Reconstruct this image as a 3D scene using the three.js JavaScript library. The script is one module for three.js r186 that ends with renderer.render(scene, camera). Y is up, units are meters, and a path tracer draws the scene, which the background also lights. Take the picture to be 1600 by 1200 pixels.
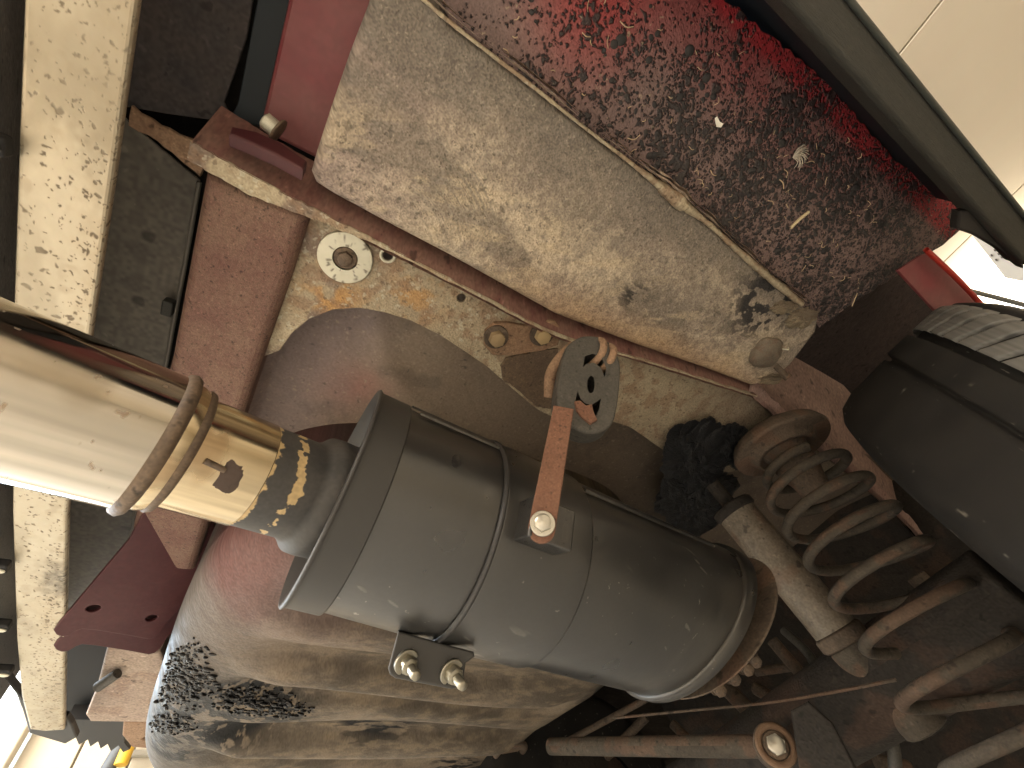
import * as THREE from 'three';
import { RoundedBoxGeometry } from 'three/addons/geometries/RoundedBoxGeometry.js';
import { mergeGeometries } from 'three/addons/utils/BufferGeometryUtils.js';
import { RectAreaLightUniformsLib } from 'three/addons/lights/RectAreaLightUniformsLib.js';

// ---------------------------------------------------------------- camera, light, exposure
// x = towards the front of the car, y = up (camera height = 0), z = outwards, to the near side of the car
const scene = new THREE.Scene();
const F = new THREE.Vector3(1450, 540, 700).normalize();
const I = new THREE.Vector3(-800, 1240, 700); I.addScaledVector(F, -I.dot(F)).normalize();
const U = new THREE.Vector3().crossVectors(F, I);
const toWorld = (x, y, z) => new THREE.Vector3(F.x * x + F.y * y + F.z * z, U.x * x + U.y * y + U.z * z, -(I.x * x + I.y * y + I.z * z));
const camera = new THREE.PerspectiveCamera(2 * Math.atan(600 / 700) * 180 / Math.PI, 4 / 3, 0.01, 60);
camera.up.copy(toWorld(0, -1, 0)); camera.lookAt(toWorld(0, 0, 1)); scene.add(camera);
const renderer = new THREE.WebGLRenderer({ antialias: true });
renderer.setSize(1024, 768);
renderer.toneMapping = THREE.LinearToneMapping;
renderer.toneMappingExposure = 1.12;
renderer.shadowMap.enabled = true;
scene.background = new THREE.Color(0, 0, 0);
RectAreaLightUniformsLib.init();
const GROUND = -0.2, CEIL = 2.0;
function daylight(color, intensity, w, h, pos, look) {
  const l = new THREE.RectAreaLight(color, intensity, w, h);
  l.position.set(...pos); l.lookAt(...look); scene.add(l); return l;
}
daylight(0xfff4e8, 20, 3.0, 1.4, [-1.75, 1.05, -0.5], [0, 0.75, -0.5]);   // open rear doorway
daylight(0xd8ecff, 27, 1.15, 1.6, [-1.2, 1.0, -2.85], [-0.9, -0.35, -1.0]);     // glazed side door

// ---------------------------------------------------------------- helpers
let seed = 7;
const rnd = () => { seed = (seed * 1664525 + 1013904223) >>> 0; return seed / 4294967296; };
const V = (x, y, z) => new THREE.Vector3(x, y, z);
const ray = (px, py) => toWorld((px - 800) / 700, (py - 600) / 700, 1);
const onY = (px, py, h) => { const r = ray(px, py); return r.multiplyScalar(h / r.y); };
const onX = (px, py, h) => { const r = ray(px, py); return r.multiplyScalar(h / r.x); };
const onZ = (px, py, h) => { const r = ray(px, py); return r.multiplyScalar(h / r.z); };
const atD = (px, py, d) => ray(px, py).multiplyScalar(d);
function hash(x, y) { let h = (Math.imul(x, 374761393) + Math.imul(y, 668265263)) | 0; h = Math.imul(h ^ (h >>> 13), 1274126177); return ((h ^ (h >>> 16)) >>> 0) / 4294967296; }
function noise(x, y) {
  const xi = Math.floor(x), yi = Math.floor(y); let u = x - xi, v = y - yi; u = u * u * (3 - 2 * u); v = v * v * (3 - 2 * v);
  const a = hash(xi, yi), b = hash(xi + 1, yi), c = hash(xi, yi + 1), d = hash(xi + 1, yi + 1);
  return a + (b - a) * u + (c - a) * v + (a - b - c + d) * u * v;
}
function fbm(x, y, o = 4) { let s = 0, a = 0.5, n = 0; for (let i = 0; i < o; i++) { s += a * noise(x, y); n += a; x = x * 2.03 + 17.1; y = y * 2.03 + 9.7; a *= 0.5; } return s / n; }
// irregular droplets: sc cells per metre, share of cells filled, radius range in cells
function drops(x, y, sc, share, r0 = 0.15, r1 = 0.6) {
  const w = noise(x * sc * 2.3 + 31, y * sc * 2.3), w2 = noise(x * sc * 2.3, y * sc * 2.3 + 77); x = x * sc + (w - 0.5) * 0.7; y = y * sc + (w2 - 0.5) * 0.7;
  const xi = Math.floor(x), yi = Math.floor(y); let m = 0;
  for (let j = -1; j < 2; j++) for (let i = -1; i < 2; i++) { const h = hash(xi + i + 911, yi + j + 37); if (h > share) continue; const q = h / share, rr = r0 + (r1 - r0) * q * q, dx = xi + i + hash(xi + i, yi + j) - x, dy = yi + j + hash(xi + i + 53, yi + j + 19) - y, d = Math.sqrt(dx * dx + dy * dy); const v = (rr - d) / (rr * 0.35); if (v > m) m = v; }
  return m > 1 ? 1 : m;
}
const clamp = (x, a = 0, b = 1) => Math.min(b, Math.max(a, x));
const ss = (a, b, x) => { const t = clamp((x - a) / (b - a)); return t * t * (3 - 2 * t); };
const mix = (a, b, t) => [a[0] + (b[0] - a[0]) * t, a[1] + (b[1] - a[1]) * t, a[2] + (b[2] - a[2]) * t];
const srgb = (l) => 255 * (l <= 0.0031308 ? 12.92 * l : 1.055 * Math.pow(clamp(l), 1 / 2.4) - 0.055);
// a procedural material over the rectangle [x0, x0+w] x [y0, y0+h] (metres of uv); fn returns { c, h, k }: colour, height 0..1, roughness
function surf(x0, y0, w, h, pw, ph, fn, opt = {}) {
  const C = new Uint8Array(pw * ph * 4), B = new Uint8Array(pw * ph * 4), R = new Uint8Array(pw * ph * 4);
  for (let j = 0; j < ph; j++) for (let i = 0; i < pw; i++) {
    const o = fn(x0 + w * (i + 0.5) / pw, y0 + h * (j + 0.5) / ph), k = (j * pw + i) * 4;
    for (let q = 0; q < 3; q++) { C[k + q] = srgb(o.c[q]); B[k + q] = 255 * clamp(o.h ?? 0.5); }
    R[k] = 255; R[k + 1] = 255 * clamp(o.k ?? 0.8); R[k + 2] = 255 * clamp(o.m ?? 1); C[k + 3] = B[k + 3] = R[k + 3] = 255;
  }
  const mk = (d, cs) => { const t = new THREE.DataTexture(d, pw, ph); if (cs) t.colorSpace = THREE.SRGBColorSpace; t.magFilter = THREE.LinearFilter; t.minFilter = THREE.LinearFilter; t.wrapS = t.wrapT = opt.mirror === false ? THREE.RepeatWrapping : THREE.MirroredRepeatWrapping; t.repeat.set(1 / w, 1 / h); t.offset.set(-x0 / w, -y0 / h); t.needsUpdate = true; return t; };
  return new THREE.MeshPhysicalMaterial({ map: mk(C, true), bumpMap: mk(B), bumpScale: opt.bump ?? 0.002, ...(opt.flat ? { roughness: opt.flat } : { roughnessMap: mk(R), roughness: 1 }), metalness: opt.metal ?? 0, ...(opt.metal ? { metalnessMap: mk(R) } : {}), ...(opt.extra ?? {}) });
}
const plain = (r, g, b, rough = 0.7, metal = 0) => { const m = new THREE.MeshStandardMaterial({ roughness: rough, metalness: metal }); m.color.setRGB(r, g, b); return m; };
const used = {};
function numbered(name) { const n = used[name] = (used[name] ?? -1) + 1; return n ? name + '_' + String(n).padStart(3, '0') : name; }
function thing(name, label, category, group, pos) {
  const g = new THREE.Group(); g.name = numbered(name); g.userData = { label, category }; if (group) g.userData.group = group;
  if (pos) g.position.copy(pos); scene.add(g); return g;
}
function part(name, geo, mat, parent, label) {
  const m = new THREE.Mesh(geo, mat); m.name = parent === scene ? numbered(name) : name; m.castShadow = m.receiveShadow = true;
  if (label) m.userData.label = label; parent.add(m); return m;
}
function structure(name, geo, mat) { const m = part(name, geo, mat, scene); m.userData.kind = 'structure'; return m; }
// flat sheets: a plane with in-plane axes e1, e2 and the direction n in which the sheet's thickness goes away from the viewer
const level = (h) => ({ o: V(0, h, 0), e1: V(1, 0, 0), e2: V(0, 0, -1), n: V(0, 1, 0) });
const facingOut = (z) => ({ o: V(0, 0, z), e1: V(0, 1, 0), e2: V(1, 0, 0), n: V(0, 0, -1) });
function plane(o, n, hint) { n = n.clone().normalize(); const e1 = hint.clone().addScaledVector(n, -hint.dot(n)).normalize(); return { o, e1, e2: new THREE.Vector3().crossVectors(n, e1), n }; }
function hit(pl, p) { const r = Array.isArray(p) ? ray(p[0], p[1]) : p.clone(); if (Array.isArray(p)) r.multiplyScalar(pl.o.dot(pl.n) / r.dot(pl.n)); r.sub(pl.o); return new THREE.Vector2(r.dot(pl.e1), r.dot(pl.e2)); }
function place(geo, pl) { geo.applyMatrix4(new THREE.Matrix4().makeBasis(pl.e1, pl.e2, pl.n).setPosition(pl.o)); return geo; }
function sheet(pl, pts, depth = 0.003, bevel = 0.001, holes = [], segs = 2, ragged = 0) {
  let q = pts.map((p) => hit(pl, p));
  if (ragged) {
    const r = []; for (let i = 0; i < q.length; i++) { const a = q[i], b = q[(i + 1) % q.length], n = Math.max(1, Math.round(a.distanceTo(b) / (ragged * 2))); for (let k = 0; k < n; k++) { const p = a.clone().lerp(b, k / n); if (k) p.add(new THREE.Vector2((rnd() - 0.5) * ragged, (rnd() - 0.5) * ragged)); r.push(p); } } q = r;
  }
  const s = new THREE.Shape(q);
  for (const h of holes) { const c = hit(pl, h[0]); const pth = new THREE.Path(); pth.absellipse(c.x, c.y, h[1], h[2] ?? h[1], 0, Math.PI * 2, true, h[3] ?? 0); s.holes.push(pth); }
  const g = new THREE.ExtrudeGeometry(s, { depth: Math.max(0.0002, depth - 2 * bevel), bevelEnabled: bevel > 0, bevelSize: bevel, bevelThickness: bevel, bevelOffset: -bevel, bevelSegments: segs, curveSegments: 20 });
  g.translate(0, 0, bevel);
  { const p = g.attributes.position, uv = g.attributes.uv; for (let i = 0; i < p.count; i++) uv.setXY(i, p.getX(i) + 0.6 * p.getZ(i), p.getY(i) + 0.6 * p.getZ(i)); }
  return place(g, pl);
}
// a solid sheet over a grid of points f(u, v) with a thickness along dir
function gridSolid(f, nu, nv, dir, uvf) {
  const pos = [], uv = [], idx = [], W = nv + 1, N = (nu + 1) * W;
  for (let s = 0; s < 2; s++) for (let i = 0; i <= nu; i++) for (let j = 0; j <= nv; j++) {
    const p = f(i / nu, j / nv); const t = uvf ? uvf(p, i / nu, j / nv) : [p.x, -p.z]; uv.push(t[0], t[1]);
    if (s) p.add(dir); pos.push(p.x, p.y, p.z);
  }
  for (let i = 0; i < nu; i++) for (let j = 0; j < nv; j++) {
    const a = i * W + j, b = a + W, c = b + 1, d = a + 1; idx.push(a, b, c, a, c, d, a + N, c + N, b + N, a + N, d + N, c + N);
  }
  const g = new THREE.BufferGeometry(); g.setAttribute('position', new THREE.Float32BufferAttribute(pos, 3)); g.setAttribute('uv', new THREE.Float32BufferAttribute(uv, 2)); g.setIndex(idx); g.computeVertexNormals(); return g;
}
function lathe(profile, seg = 64) { const g = lathe0(profile, seg), uv = g.attributes.uv, p = g.attributes.position, R = Math.max(...profile.map((q) => q[1])); for (let i = 0; i < uv.count; i++) uv.setXY(i, p.getX(i) + 0.9 * (R - Math.hypot(p.getY(i), p.getZ(i))), uv.getX(i) * 6.283 * R); return g; }
function lathe0(profile, seg = 64) { const g = new THREE.LatheGeometry(profile.map((p) => new THREE.Vector2(Math.max(p[1], 0.00001), p[0])), seg); g.rotateZ(-Math.PI / 2); return g; }   // [along x, radius]
function axisFrame(ax, up = V(0, 1, 0)) { const x = ax.clone().normalize(), y = up.clone().addScaledVector(x, -up.dot(x)).normalize(); return new THREE.Matrix4().makeBasis(x, y, new THREE.Vector3().crossVectors(x, y)); }
function rod(a, b, r, seg = 20, r2 = r) { const d = b.clone().sub(a), L = d.length(); const g = lathe([[0, 0], [0, r * 0.9], [r * 0.1, r], [L - r2 * 0.1, r2], [L, r2 * 0.9], [L, 0]], seg); g.applyMatrix4(axisFrame(d, Math.abs(d.y) > 0.9 * L ? V(1, 0, 0) : V(0, 1, 0)).setPosition(a)); return g; }
function metricTube(curve, n, r, seg, closed = false) { const g = new THREE.TubeGeometry(curve, n, r, seg, closed), uv = g.attributes.uv, L = curve.getLength(); for (let i = 0; i < uv.count; i++) uv.setXY(i, uv.getX(i) * L, uv.getY(i) * 6.283 * r); return g; }
function tube(pts, r, n = 60, seg = 10, closed = false) { return metricTube(new THREE.CatmullRomCurve3(pts, closed), n, r, seg, closed); }
function box(w, h, d, r = 0.003) { return new RoundedBoxGeometry(w, h, d, 2, Math.min(r, w / 2.1, h / 2.1, d / 2.1)); }
function moved(g, ...p) { return g.translate(...p); }
function merged(list) { return mergeGeometries(list.map((g) => { const n = g.index ? g.toNonIndexed() : g; for (const k of Object.keys(n.attributes)) if (!['position', 'normal', 'uv'].includes(k)) n.deleteAttribute(k); return n; })); }
function hexBolt(r, h, washerR, along) { // geometries: head with washer; axis +x from the surface at 0
  const head = new THREE.CylinderGeometry(r * 0.96, r, h, 6); head.rotateZ(-Math.PI / 2); head.translate(h / 2 + 0.003, 0, 0);
  const dome = lathe([[h + 0.003, r * 0.86], [h + 0.0045, r * 0.6], [h + 0.005, 0]], 24);
  const w = lathe([[0, 0], [0, washerR], [0.0022, washerR], [0.003, washerR * 0.94], [0.003, 0]], 32);
  return [head, dome, w];
}
function boltAt(parent, name, p, dir, r, h, wr, headMat, washerMat) {
  const m = axisFrame(dir, V(0.3, 0.5, 0.8)).setPosition(p); const [a, b, w] = hexBolt(r, h, wr);
  const o = part(name, merged([a, b]).applyMatrix4(m), headMat, parent); if (washerMat) { const q = part('washer', w.applyMatrix4(m), washerMat, o); q.castShadow = true; } return o;
}

// ---------------------------------------------------------------- materials
const DUST = [0.40, 0.325, 0.235], DARK = [0.035, 0.032, 0.03], RED = [0.21, 0.018, 0.022], RUST = [0.17, 0.075, 0.04];
function stain(x, y, p, r) { return Math.exp(-((x - p.x) ** 2 + (y - p.y) ** 2) / (r * r)); }
const boxPl = level(0.5);
const st = (pl, px, py) => hit(pl, [px, py]);
const sA = st(boxPl, 990, 462), sB = st(boxPl, 1200, 470), sC = st(boxPl, 690, 330), sD = st(boxPl, 860, 390);
const matBox = surf(-0.1, -0.1, 0.8, 0.3, 1800, 675, (x, y) => {
  const n1 = fbm(x * 14, y * 14, 4), n2 = fbm(x * 160, y * 160, 3), n3 = noise(x * 700, y * 700), seam = ss(-0.01, -0.05 - 0.0, y - 0.0) /* near the upper seam */;
  let c = mix([0.32, 0.265, 0.215], [0.47, 0.395, 0.30], ss(0.3, 0.7, n1 * 0.6 + n2 * 0.4));
  c = mix(c, [0.32, 0.25, 0.225], 0.75 * ss(0.12, -0.06, x + 0.05 * (n1 - 0.5)));                     // pinker dust at the rear end
  c = mix(c, [0.12, 0.105, 0.09], clamp(ss(0.03, -0.045, y + 0.05 * (n1 - 0.5)) * (0.35 + 0.75 * n2)));      // grime by the seam
  c = mix(c, [0.15, 0.13, 0.108], 0.75 * ss(0.085, -0.03, y + 0.10 * (fbm(x * 9 + y * 6, y * 30 - x * 8, 4) - 0.5))); c = mix(c, [0.17, 0.145, 0.12], 0.7 * ss(0.52, 0.68, fbm(x * 8 + 3, y * 16 - x * 4, 5))); c = mix(c, [0.47, 0.385, 0.27], 0.6 * ss(0.5, 0.66, fbm(x * 22 - y * 18, y * 70 + x * 30, 4)) * ss(0.02, 0.08, y)); c = mix(c, [0.2, 0.175, 0.15], 0.45 * ss(0.5, 0.75, fbm(x * 70 + 9, y * 70, 4)));
  const sp = Math.max(drops(x, y, 110, 0.22, 0.1, 0.5) * ss(0.35, 0.6, n1 + 0.25 * ss(0.03, -0.03, y)), drops(x + 5, y, 230, 0.3, 0.1, 0.5)); c = mix(c, [0.09, 0.078, 0.065], sp * 0.55 * ss(0.3, 0.6, fbm(x * 13 + 2, y * 13, 3))); c = mix(c, [0.5, 0.44, 0.34], 0.25 * drops(x + 9, y + 2, 260, 0.3, 0.1, 0.45));
  
  const arc = Math.hypot(x - 0.03, y - 0.17), ring = ss(0.6, 0.9, noise(arc * 900, 3)) * stain(x, y, { x: 0.08, y: 0.085 }, 0.045); c = mix(c, [0.2, 0.18, 0.15], ring * 0.8);
  c = mix(c, [0.05, 0.045, 0.04], clamp(1.3 * stain(x, y, sA, 0.018)) * ss(0.45, 0.6, fbm(x * 70, y * 200, 3)));
  c = mix(c, [0.03, 0.028, 0.028], clamp(1.7 * stain(x, y, sB, 0.05)) * ss(0.45, 0.56, fbm(x * 110, y * 110, 3)));
  c = mix(c, [0.36, 0.20, 0.09], 0.6 * ss(0.1, 0.165, y + 0.02 * n1 + 0.012 * ss(0.2, 0.5, x)) * ss(0.1, 0.3, x));      // rust by the flange
  c = c.map((q) => q * (0.70 + 0.6 * n3) * (0.8 + 0.4 * n2));
  return { c, h: 0.35 * n2 + 0.2 * n3 + 0.45 * n1 - 0.15 * sp, k: 0.85 };
}, { bump: 0.003 });
const matTar = surf(-0.05, -0.3, 1.0, 0.4, 1600, 640, (x, y) => {   // uv: x along the car, y inwards
  const n1 = fbm(x * 11, y * 11, 4), n2 = fbm(x * 120, y * 120, 3), n3 = noise(x * 800, y * 800);
  let c = mix([0.13, 0.085, 0.082], [0.19, 0.135, 0.125], n1);
  const out = ss(-0.10, -0.19, y + 0.05 * (n1 - 0.5) + 0.05 * ss(0.15, 0.0, x)); c = mix(c, [0.19, 0.03, 0.035], out * (0.4 + 0.5 * ss(0.3, 0.5, n1)) * ss(0.75, 0.35, x + n1 * 0.15));
  c = mix(c, [0.28, 0.022, 0.026], ss(0.10, 0.0, Math.hypot(x - 0.12, (y + 0.14) * 0.9)) * 0.8);
  c = mix(c, [0.26, 0.01, 0.018], ss(-0.185, -0.2, y) * 0.9);
  const dens = clamp(0.2 + 1.0 * ss(0.05, 0.5, x + 0.1 * n1) - 0.55 * out * ss(0.6, 0.2, x)), cl = 0.08 + 2.0 * ss(0.4, 0.62, fbm(x * 24 + 3, y * 24, 4)), tar = clamp(Math.max(drops(x, y, 95, clamp(0.62 * dens * cl), 0.15, 0.75), drops(x + 2, y, 190, clamp(0.8 * dens * cl), 0.15, 0.7), drops(x + 7, y, 330, clamp(0.7 * dens), 0.15, 0.6)));
  c = mix(c, [0.022, 0.02, 0.022], tar * 0.95); const fleck = drops(x, y + 3, 210, 0.1, 0.06, 0.3); c = mix(c, [0.3, 0.24, 0.17], fleck * 0.8);
  c = c.map((q) => q * (0.8 + 0.4 * n3));
  return { c, h: 0.25 * n2 + 0.55 * tar + 0.1 * n3, k: 0.75 - 0.2 * tar };
}, { bump: 0.006 });
function dusty(x0, y0, w, h, px, base, dust, amt, sc = 30, bump = 0.0012, rough = 0.72, rust = 0) {
  if (w > 0.9) { x0 = -0.35; y0 = -0.35; w = h = 0.7; px = 560; }
  return surf(x0, y0, w, h, px, Math.max(64, Math.round(px * h / w)), (x, y) => {
    const n1 = fbm(x * sc * 0.35, y * sc * 0.35, 4), n2 = fbm(x * sc * 4, y * sc * 4, 3), n3 = noise(x * sc * 22, y * sc * 22);
    let c = mix(base, dust, clamp(amt * (0.4 + 1.2 * n1) * (0.5 + n2)));
    if (rust) c = mix(c, RUST, rust * ss(0.52, 0.66, fbm(x * sc + 5, y * sc, 4)));
    c = mix(c, c.map((q) => q * 0.3), 0.8 * drops(x, y, sc * 3.2, 0.3, 0.08, 0.4)); c = mix(c, c.map((q) => Math.min(0.6, q * 1.7)), 0.6 * drops(x + 3, y, sc * 5, 0.25, 0.08, 0.35));
    return { c: c.map((q) => q * (0.72 + 0.56 * n3)), h: 0.5 * n2 + 0.35 * n3 + 0.15 * n1, k: rough + 0.15 * n2 };
  }, { bump, flat: rough + 0.07 });
}
const matCross = dusty(-0.3, 0, 0.4, 0.9, 768, [0.105, 0.036, 0.034], [0.175, 0.105, 0.075], 0.8, 80, 0.0012, 0.7);
const matRed = surf(-0.5, -0.5, 1.6, 1.6, 512, 512, (x, y) => { const n = fbm(x * 20, y * 20, 4), f = noise(x * 300, y * 300); return { c: mix([0.18, 0.024, 0.034], [0.2, 0.085, 0.08], clamp(n * 1.5 - 0.3)).map((q) => q * (0.9 + 0.2 * f)), h: 0.4 * n + 0.2 * f, k: 0.38 + 0.25 * n }; }, { bump: 0.0005 });
const matMaroon = surf(-0.5, 0, 1.6, 1.6, 512, 512, (x, y) => { const n = fbm(x * 25, y * 25, 4), f = noise(x * 420, y * 420); return { c: mix([0.05, 0.006, 0.009], [0.075, 0.02, 0.021], clamp(n * 1.2 - 0.3)).map((q) => q * (0.85 + 0.3 * f)), h: 0.4 * n + 0.3 * f, k: 0.55 + 0.2 * n }; }, { bump: 0.0008, flat: 0.62 });
const platePl = level(0.518), pW = st(platePl, 540, 405), pO1 = st(platePl, 520, 465), pO2 = st(platePl, 650, 460), pR = st(platePl, 840, 590);
const matPlate = surf(-0.1, 0.05, 0.9, 0.35, 1536, 600, (x, y) => {
  const n1 = fbm(x * 22, y * 22, 4), n2 = fbm(x * 130, y * 130, 3), n3 = noise(x * 650, y * 650);
  let c = mix([0.3, 0.245, 0.17], [0.47, 0.4, 0.28], n1);
  c = mix(c, [0.42, 0.245, 0.10], clamp(1.1 * Math.max(stain(x, y, pO1, 0.035), 0.8 * stain(x, y, pO2, 0.035)) * ss(0.35, 0.6, fbm(x * 60, y * 60, 3))));
  c = mix(c, [0.17, 0.12, 0.10], 0.8 * ss(0.5, 0.7, fbm(x * 35 + 7, y * 35, 3)) * ss(0.1, -0.02, x));
  c = mix(c, [0.24, 0.15, 0.095], 0.6 * ss(0.48, 0.66, fbm(x * 70 + 2, y * 70, 5)));
  c = mix(c, [0.19, 0.15, 0.11], ss(0.45, 0.7, x) * 0.8); const gr = drops(x, y, 160, 0.4, 0.1, 0.55); c = mix(c, [0.52, 0.5, 0.4], gr * 0.5 * ss(0.4, 0.2, x)); c = mix(c, [0.12, 0.085, 0.06], 0.65 * drops(x + 3, y, 200, 0.3, 0.1, 0.5));
  return { c: c.map((q) => q * (0.8 + 0.4 * n3)), h: 0.5 * n2 + 0.25 * n3 + 0.25 * n1, k: 0.85 };
}, { bump: 0.0024 });
const pF1 = st(level(0.57), 470, 560), pF2 = st(level(0.57), 600, 700);
const matFloor = surf(-0.2, 0.1, 1.6, 1.3, 1024, 832, (x, y) => {
  const n1 = fbm(x * 16, y * 16, 4), n2 = fbm(x * 110, y * 110, 3), n3 = noise(x * 600, y * 600);
  let c = mix([0.17, 0.13, 0.125], [0.25, 0.195, 0.17], n1);
  c = mix(c, [0.23, 0.18, 0.135], ss(0.04, 0.15, x + 0.05 * n1)); c = mix(c, [0.16, 0.125, 0.095], ss(0.3, 0.55, x));
  c = mix(c, [0.3, 0.10, 0.10], 0.35 * stain(x, y, st(level(0.57), 560, 610), 0.05) * n1 * 1.6);
  c = mix(c, [0.06, 0.05, 0.045], 0.3 * ss(0.55, 0.75, fbm(x * 28 + 4, y * 28, 5))); c = mix(c, [0.06, 0.05, 0.045], 0.6 * drops(x, y, 90, 0.2, 0.06, 0.3)); c = mix(c, [0.33, 0.27, 0.2], 0.5 * drops(x + 2, y, 150, 0.3, 0.08, 0.4));
  return { c: c.map((q) => q * (0.84 + 0.32 * n3)), h: 0.4 * n2 + 0.3 * n3 + 0.3 * n1, k: 0.8 };
}, { bump: 0.0015 });
const wPl = level(0.335), w1 = st(level(0.385), 285, 1055), w2 = st(level(0.35), 400, 1100), w3 = st(wPl, 590, 1140), w4 = st(level(0.38), 270, 1130), w5 = st(wPl, 960, 1090), w6 = st(wPl, 720, 1195), wR = st(wPl, 375, 900);
const matWell = surf(-0.15, 0.35, 1.1, 1.1, 1280, 1280, (x, y) => {
  const n1 = fbm(x * 12, y * 12, 4), n2 = fbm(x * 110, y * 110, 3), n3 = noise(x * 600, y * 600), n4 = fbm(x * 40, y * 150, 3);
  let c = mix([0.085, 0.07, 0.054], [0.19, 0.152, 0.112], ss(0.3, 0.7, 0.6 * n1 + 0.4 * n4)); c = mix(c, [0.2, 0.155, 0.105], 0.4 * ss(0.5, 0.7, n4) * ss(0.05, 0.3, x));
  c = mix(c, [0.075, 0.072, 0.072], 0.75 * ss(0.12, -0.02, x)); { const rz = ss(0.66, 0.56, y + 0.06 * (n1 - 0.5)) * ss(0.26, 0.08, x); c = mix(c, [0.034, 0.011, 0.012], rz * 0.92); c = mix(c, [0.10, 0.003, 0.005], rz * ss(0.09, 0.04, x + 0.03 * (n1 - 0.5))); } c = mix(c, [0.2, 0.15, 0.14], 0.6 * stain(x, y, { x: 0.05, y: 0.55 }, 0.12));
  const soot = clamp(1.6 * stain(x, y, w1, 0.07) + 1.2 * stain(x, y, w2, 0.06) + stain(x, y, { x: (w1.x + w2.x) / 2, y: (w1.y + w2.y) / 2 }, 0.06) + 1.2 * stain(x, y, w4, 0.035) + 0.7 * stain(x, y, w5, 0.06)) * 1.5 * ss(0.42, 0.5, fbm(x * 95, y * 95, 5)) + clamp(1.2 * stain(x * 0.45 + w3.x * 0.55, y, w3, 0.03) + stain(x * 0.6 + w6.x * 0.4, y, w6, 0.04)) * ss(0.45, 0.55, fbm(x * 30 + y * 60, y * 190, 3));
  c = mix(c, [0.006, 0.006, 0.0065], clamp(soot * 1.8));
  return { c: c.map((q) => q * (0.84 + 0.32 * n3)), h: 0.4 * n2 + 0.2 * n3 + 0.3 * n1 - 0.1 * soot, k: 0.5 + 0.3 * n2 - 0.15 * clamp(soot) };
}, { bump: 0.0022, extra: { specularIntensity: 0.7 } });
const matBlack = surf(0, -0.4, 0.8, 0.8, 800, 800, (x, y) => {   // satin black muffler paint, uv: along, around
  const n1 = fbm(x * 14, y * 14, 4), n3 = noise(x * 420, y * 420), sc = ss(0.80, 0.84, fbm(x * 30 + y * 26, y * 130 - x * 60, 2)) * ss(0.5, 0.65, n1), fl = Math.max(drops(x, y, 60, 0.05 * ss(0.45, 0.6, n1) , 0.03, 0.13), drops(x + 4, y, 130, 0.1 * ss(0.4, 0.6, n1), 0.04, 0.18));
  let c = mix([0.011, 0.0115, 0.0125], [0.024, 0.0235, 0.0225], n1); c = mix(c, [0.13, 0.115, 0.09], 0.15 * ss(0.5, 0.8, fbm(x * 24 + 8, y * 9, 4)) * ss(0.2, 0.5, x)); c = mix(c, [0.33, 0.31, 0.27], clamp(sc * 0.25 + fl * 0.7));
  return { c: c.map((q) => q * (0.9 + 0.2 * n3)), h: 0.5 + 0.06 * n1 + 0.06 * n3 + 0.2 * sc, k: 0.2 + 0.2 * n1 + 0.1 * fbm(x * 60, y * 60, 2) };
}, { bump: 0.0006, extra: { ior: 1.85 } });
const matRim = plain(0.035, 0.034, 0.033, 0.5);
const matChrome = surf(-0.6, -0.4, 0.9, 0.8, 1024, 512, (x, y) => {
  const n1 = fbm(x * 8, y * 60, 4), n2 = fbm(x * 20, y * 30, 4), d = ss(0.58, 0.68, fbm(x * 18 + 3, y * 14, 3)), sp = Math.max(0.7 * drops(x, y, 45, 0.12, 0.04, 0.2), drops(x + 2, y, 100, 0.1, 0.05, 0.25));
  let c = mix([0.56, 0.51, 0.43], [0.70, 0.66, 0.58], n1); c = mix(c, [0.36, 0.29, 0.2], 0.5 * d * (0.4 + n2)); c = c.map((q) => q * (0.52 + 0.42 * fbm(x * 5, y * 160, 3))); c = mix(c, [0.3, 0.22, 0.15], sp * 0.8);
  return { c, h: 0.5 + 0.1 * n1 + 0.22 * fbm(x * 3, y * 220, 3), k: 0.05 + 0.10 * n1 + 0.2 * d * n2 + 0.4 * sp, m: 1 - 0.5 * sp };
}, { bump: 0.0005, metal: 1 });
const matBrass = surf(-0.1, -0.3, 0.4, 0.6, 512, 768, (x, y) => {
  const n1 = fbm(x * 20, y * 90, 4), d = ss(0.5, 0.7, fbm(x * 40, y * 20, 3));
  return { c: mix([0.56, 0.47, 0.32], [0.36, 0.25, 0.145], d * 0.7).map((q) => q * (0.7 + 0.6 * fbm(x * 8, y * 200, 3))), h: 0.5 + 0.1 * n1 + 0.2 * fbm(x * 8, y * 260, 3), k: 0.1 + 0.16 * n1 + 0.15 * d };
}, { bump: 0.0003, metal: 1 });
const matBurnt = dusty(-0.5, -0.5, 1, 1, 512, [0.06, 0.042, 0.032], [0.18, 0.125, 0.08], 0.5, 60, 0.001, 0.55);
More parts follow.
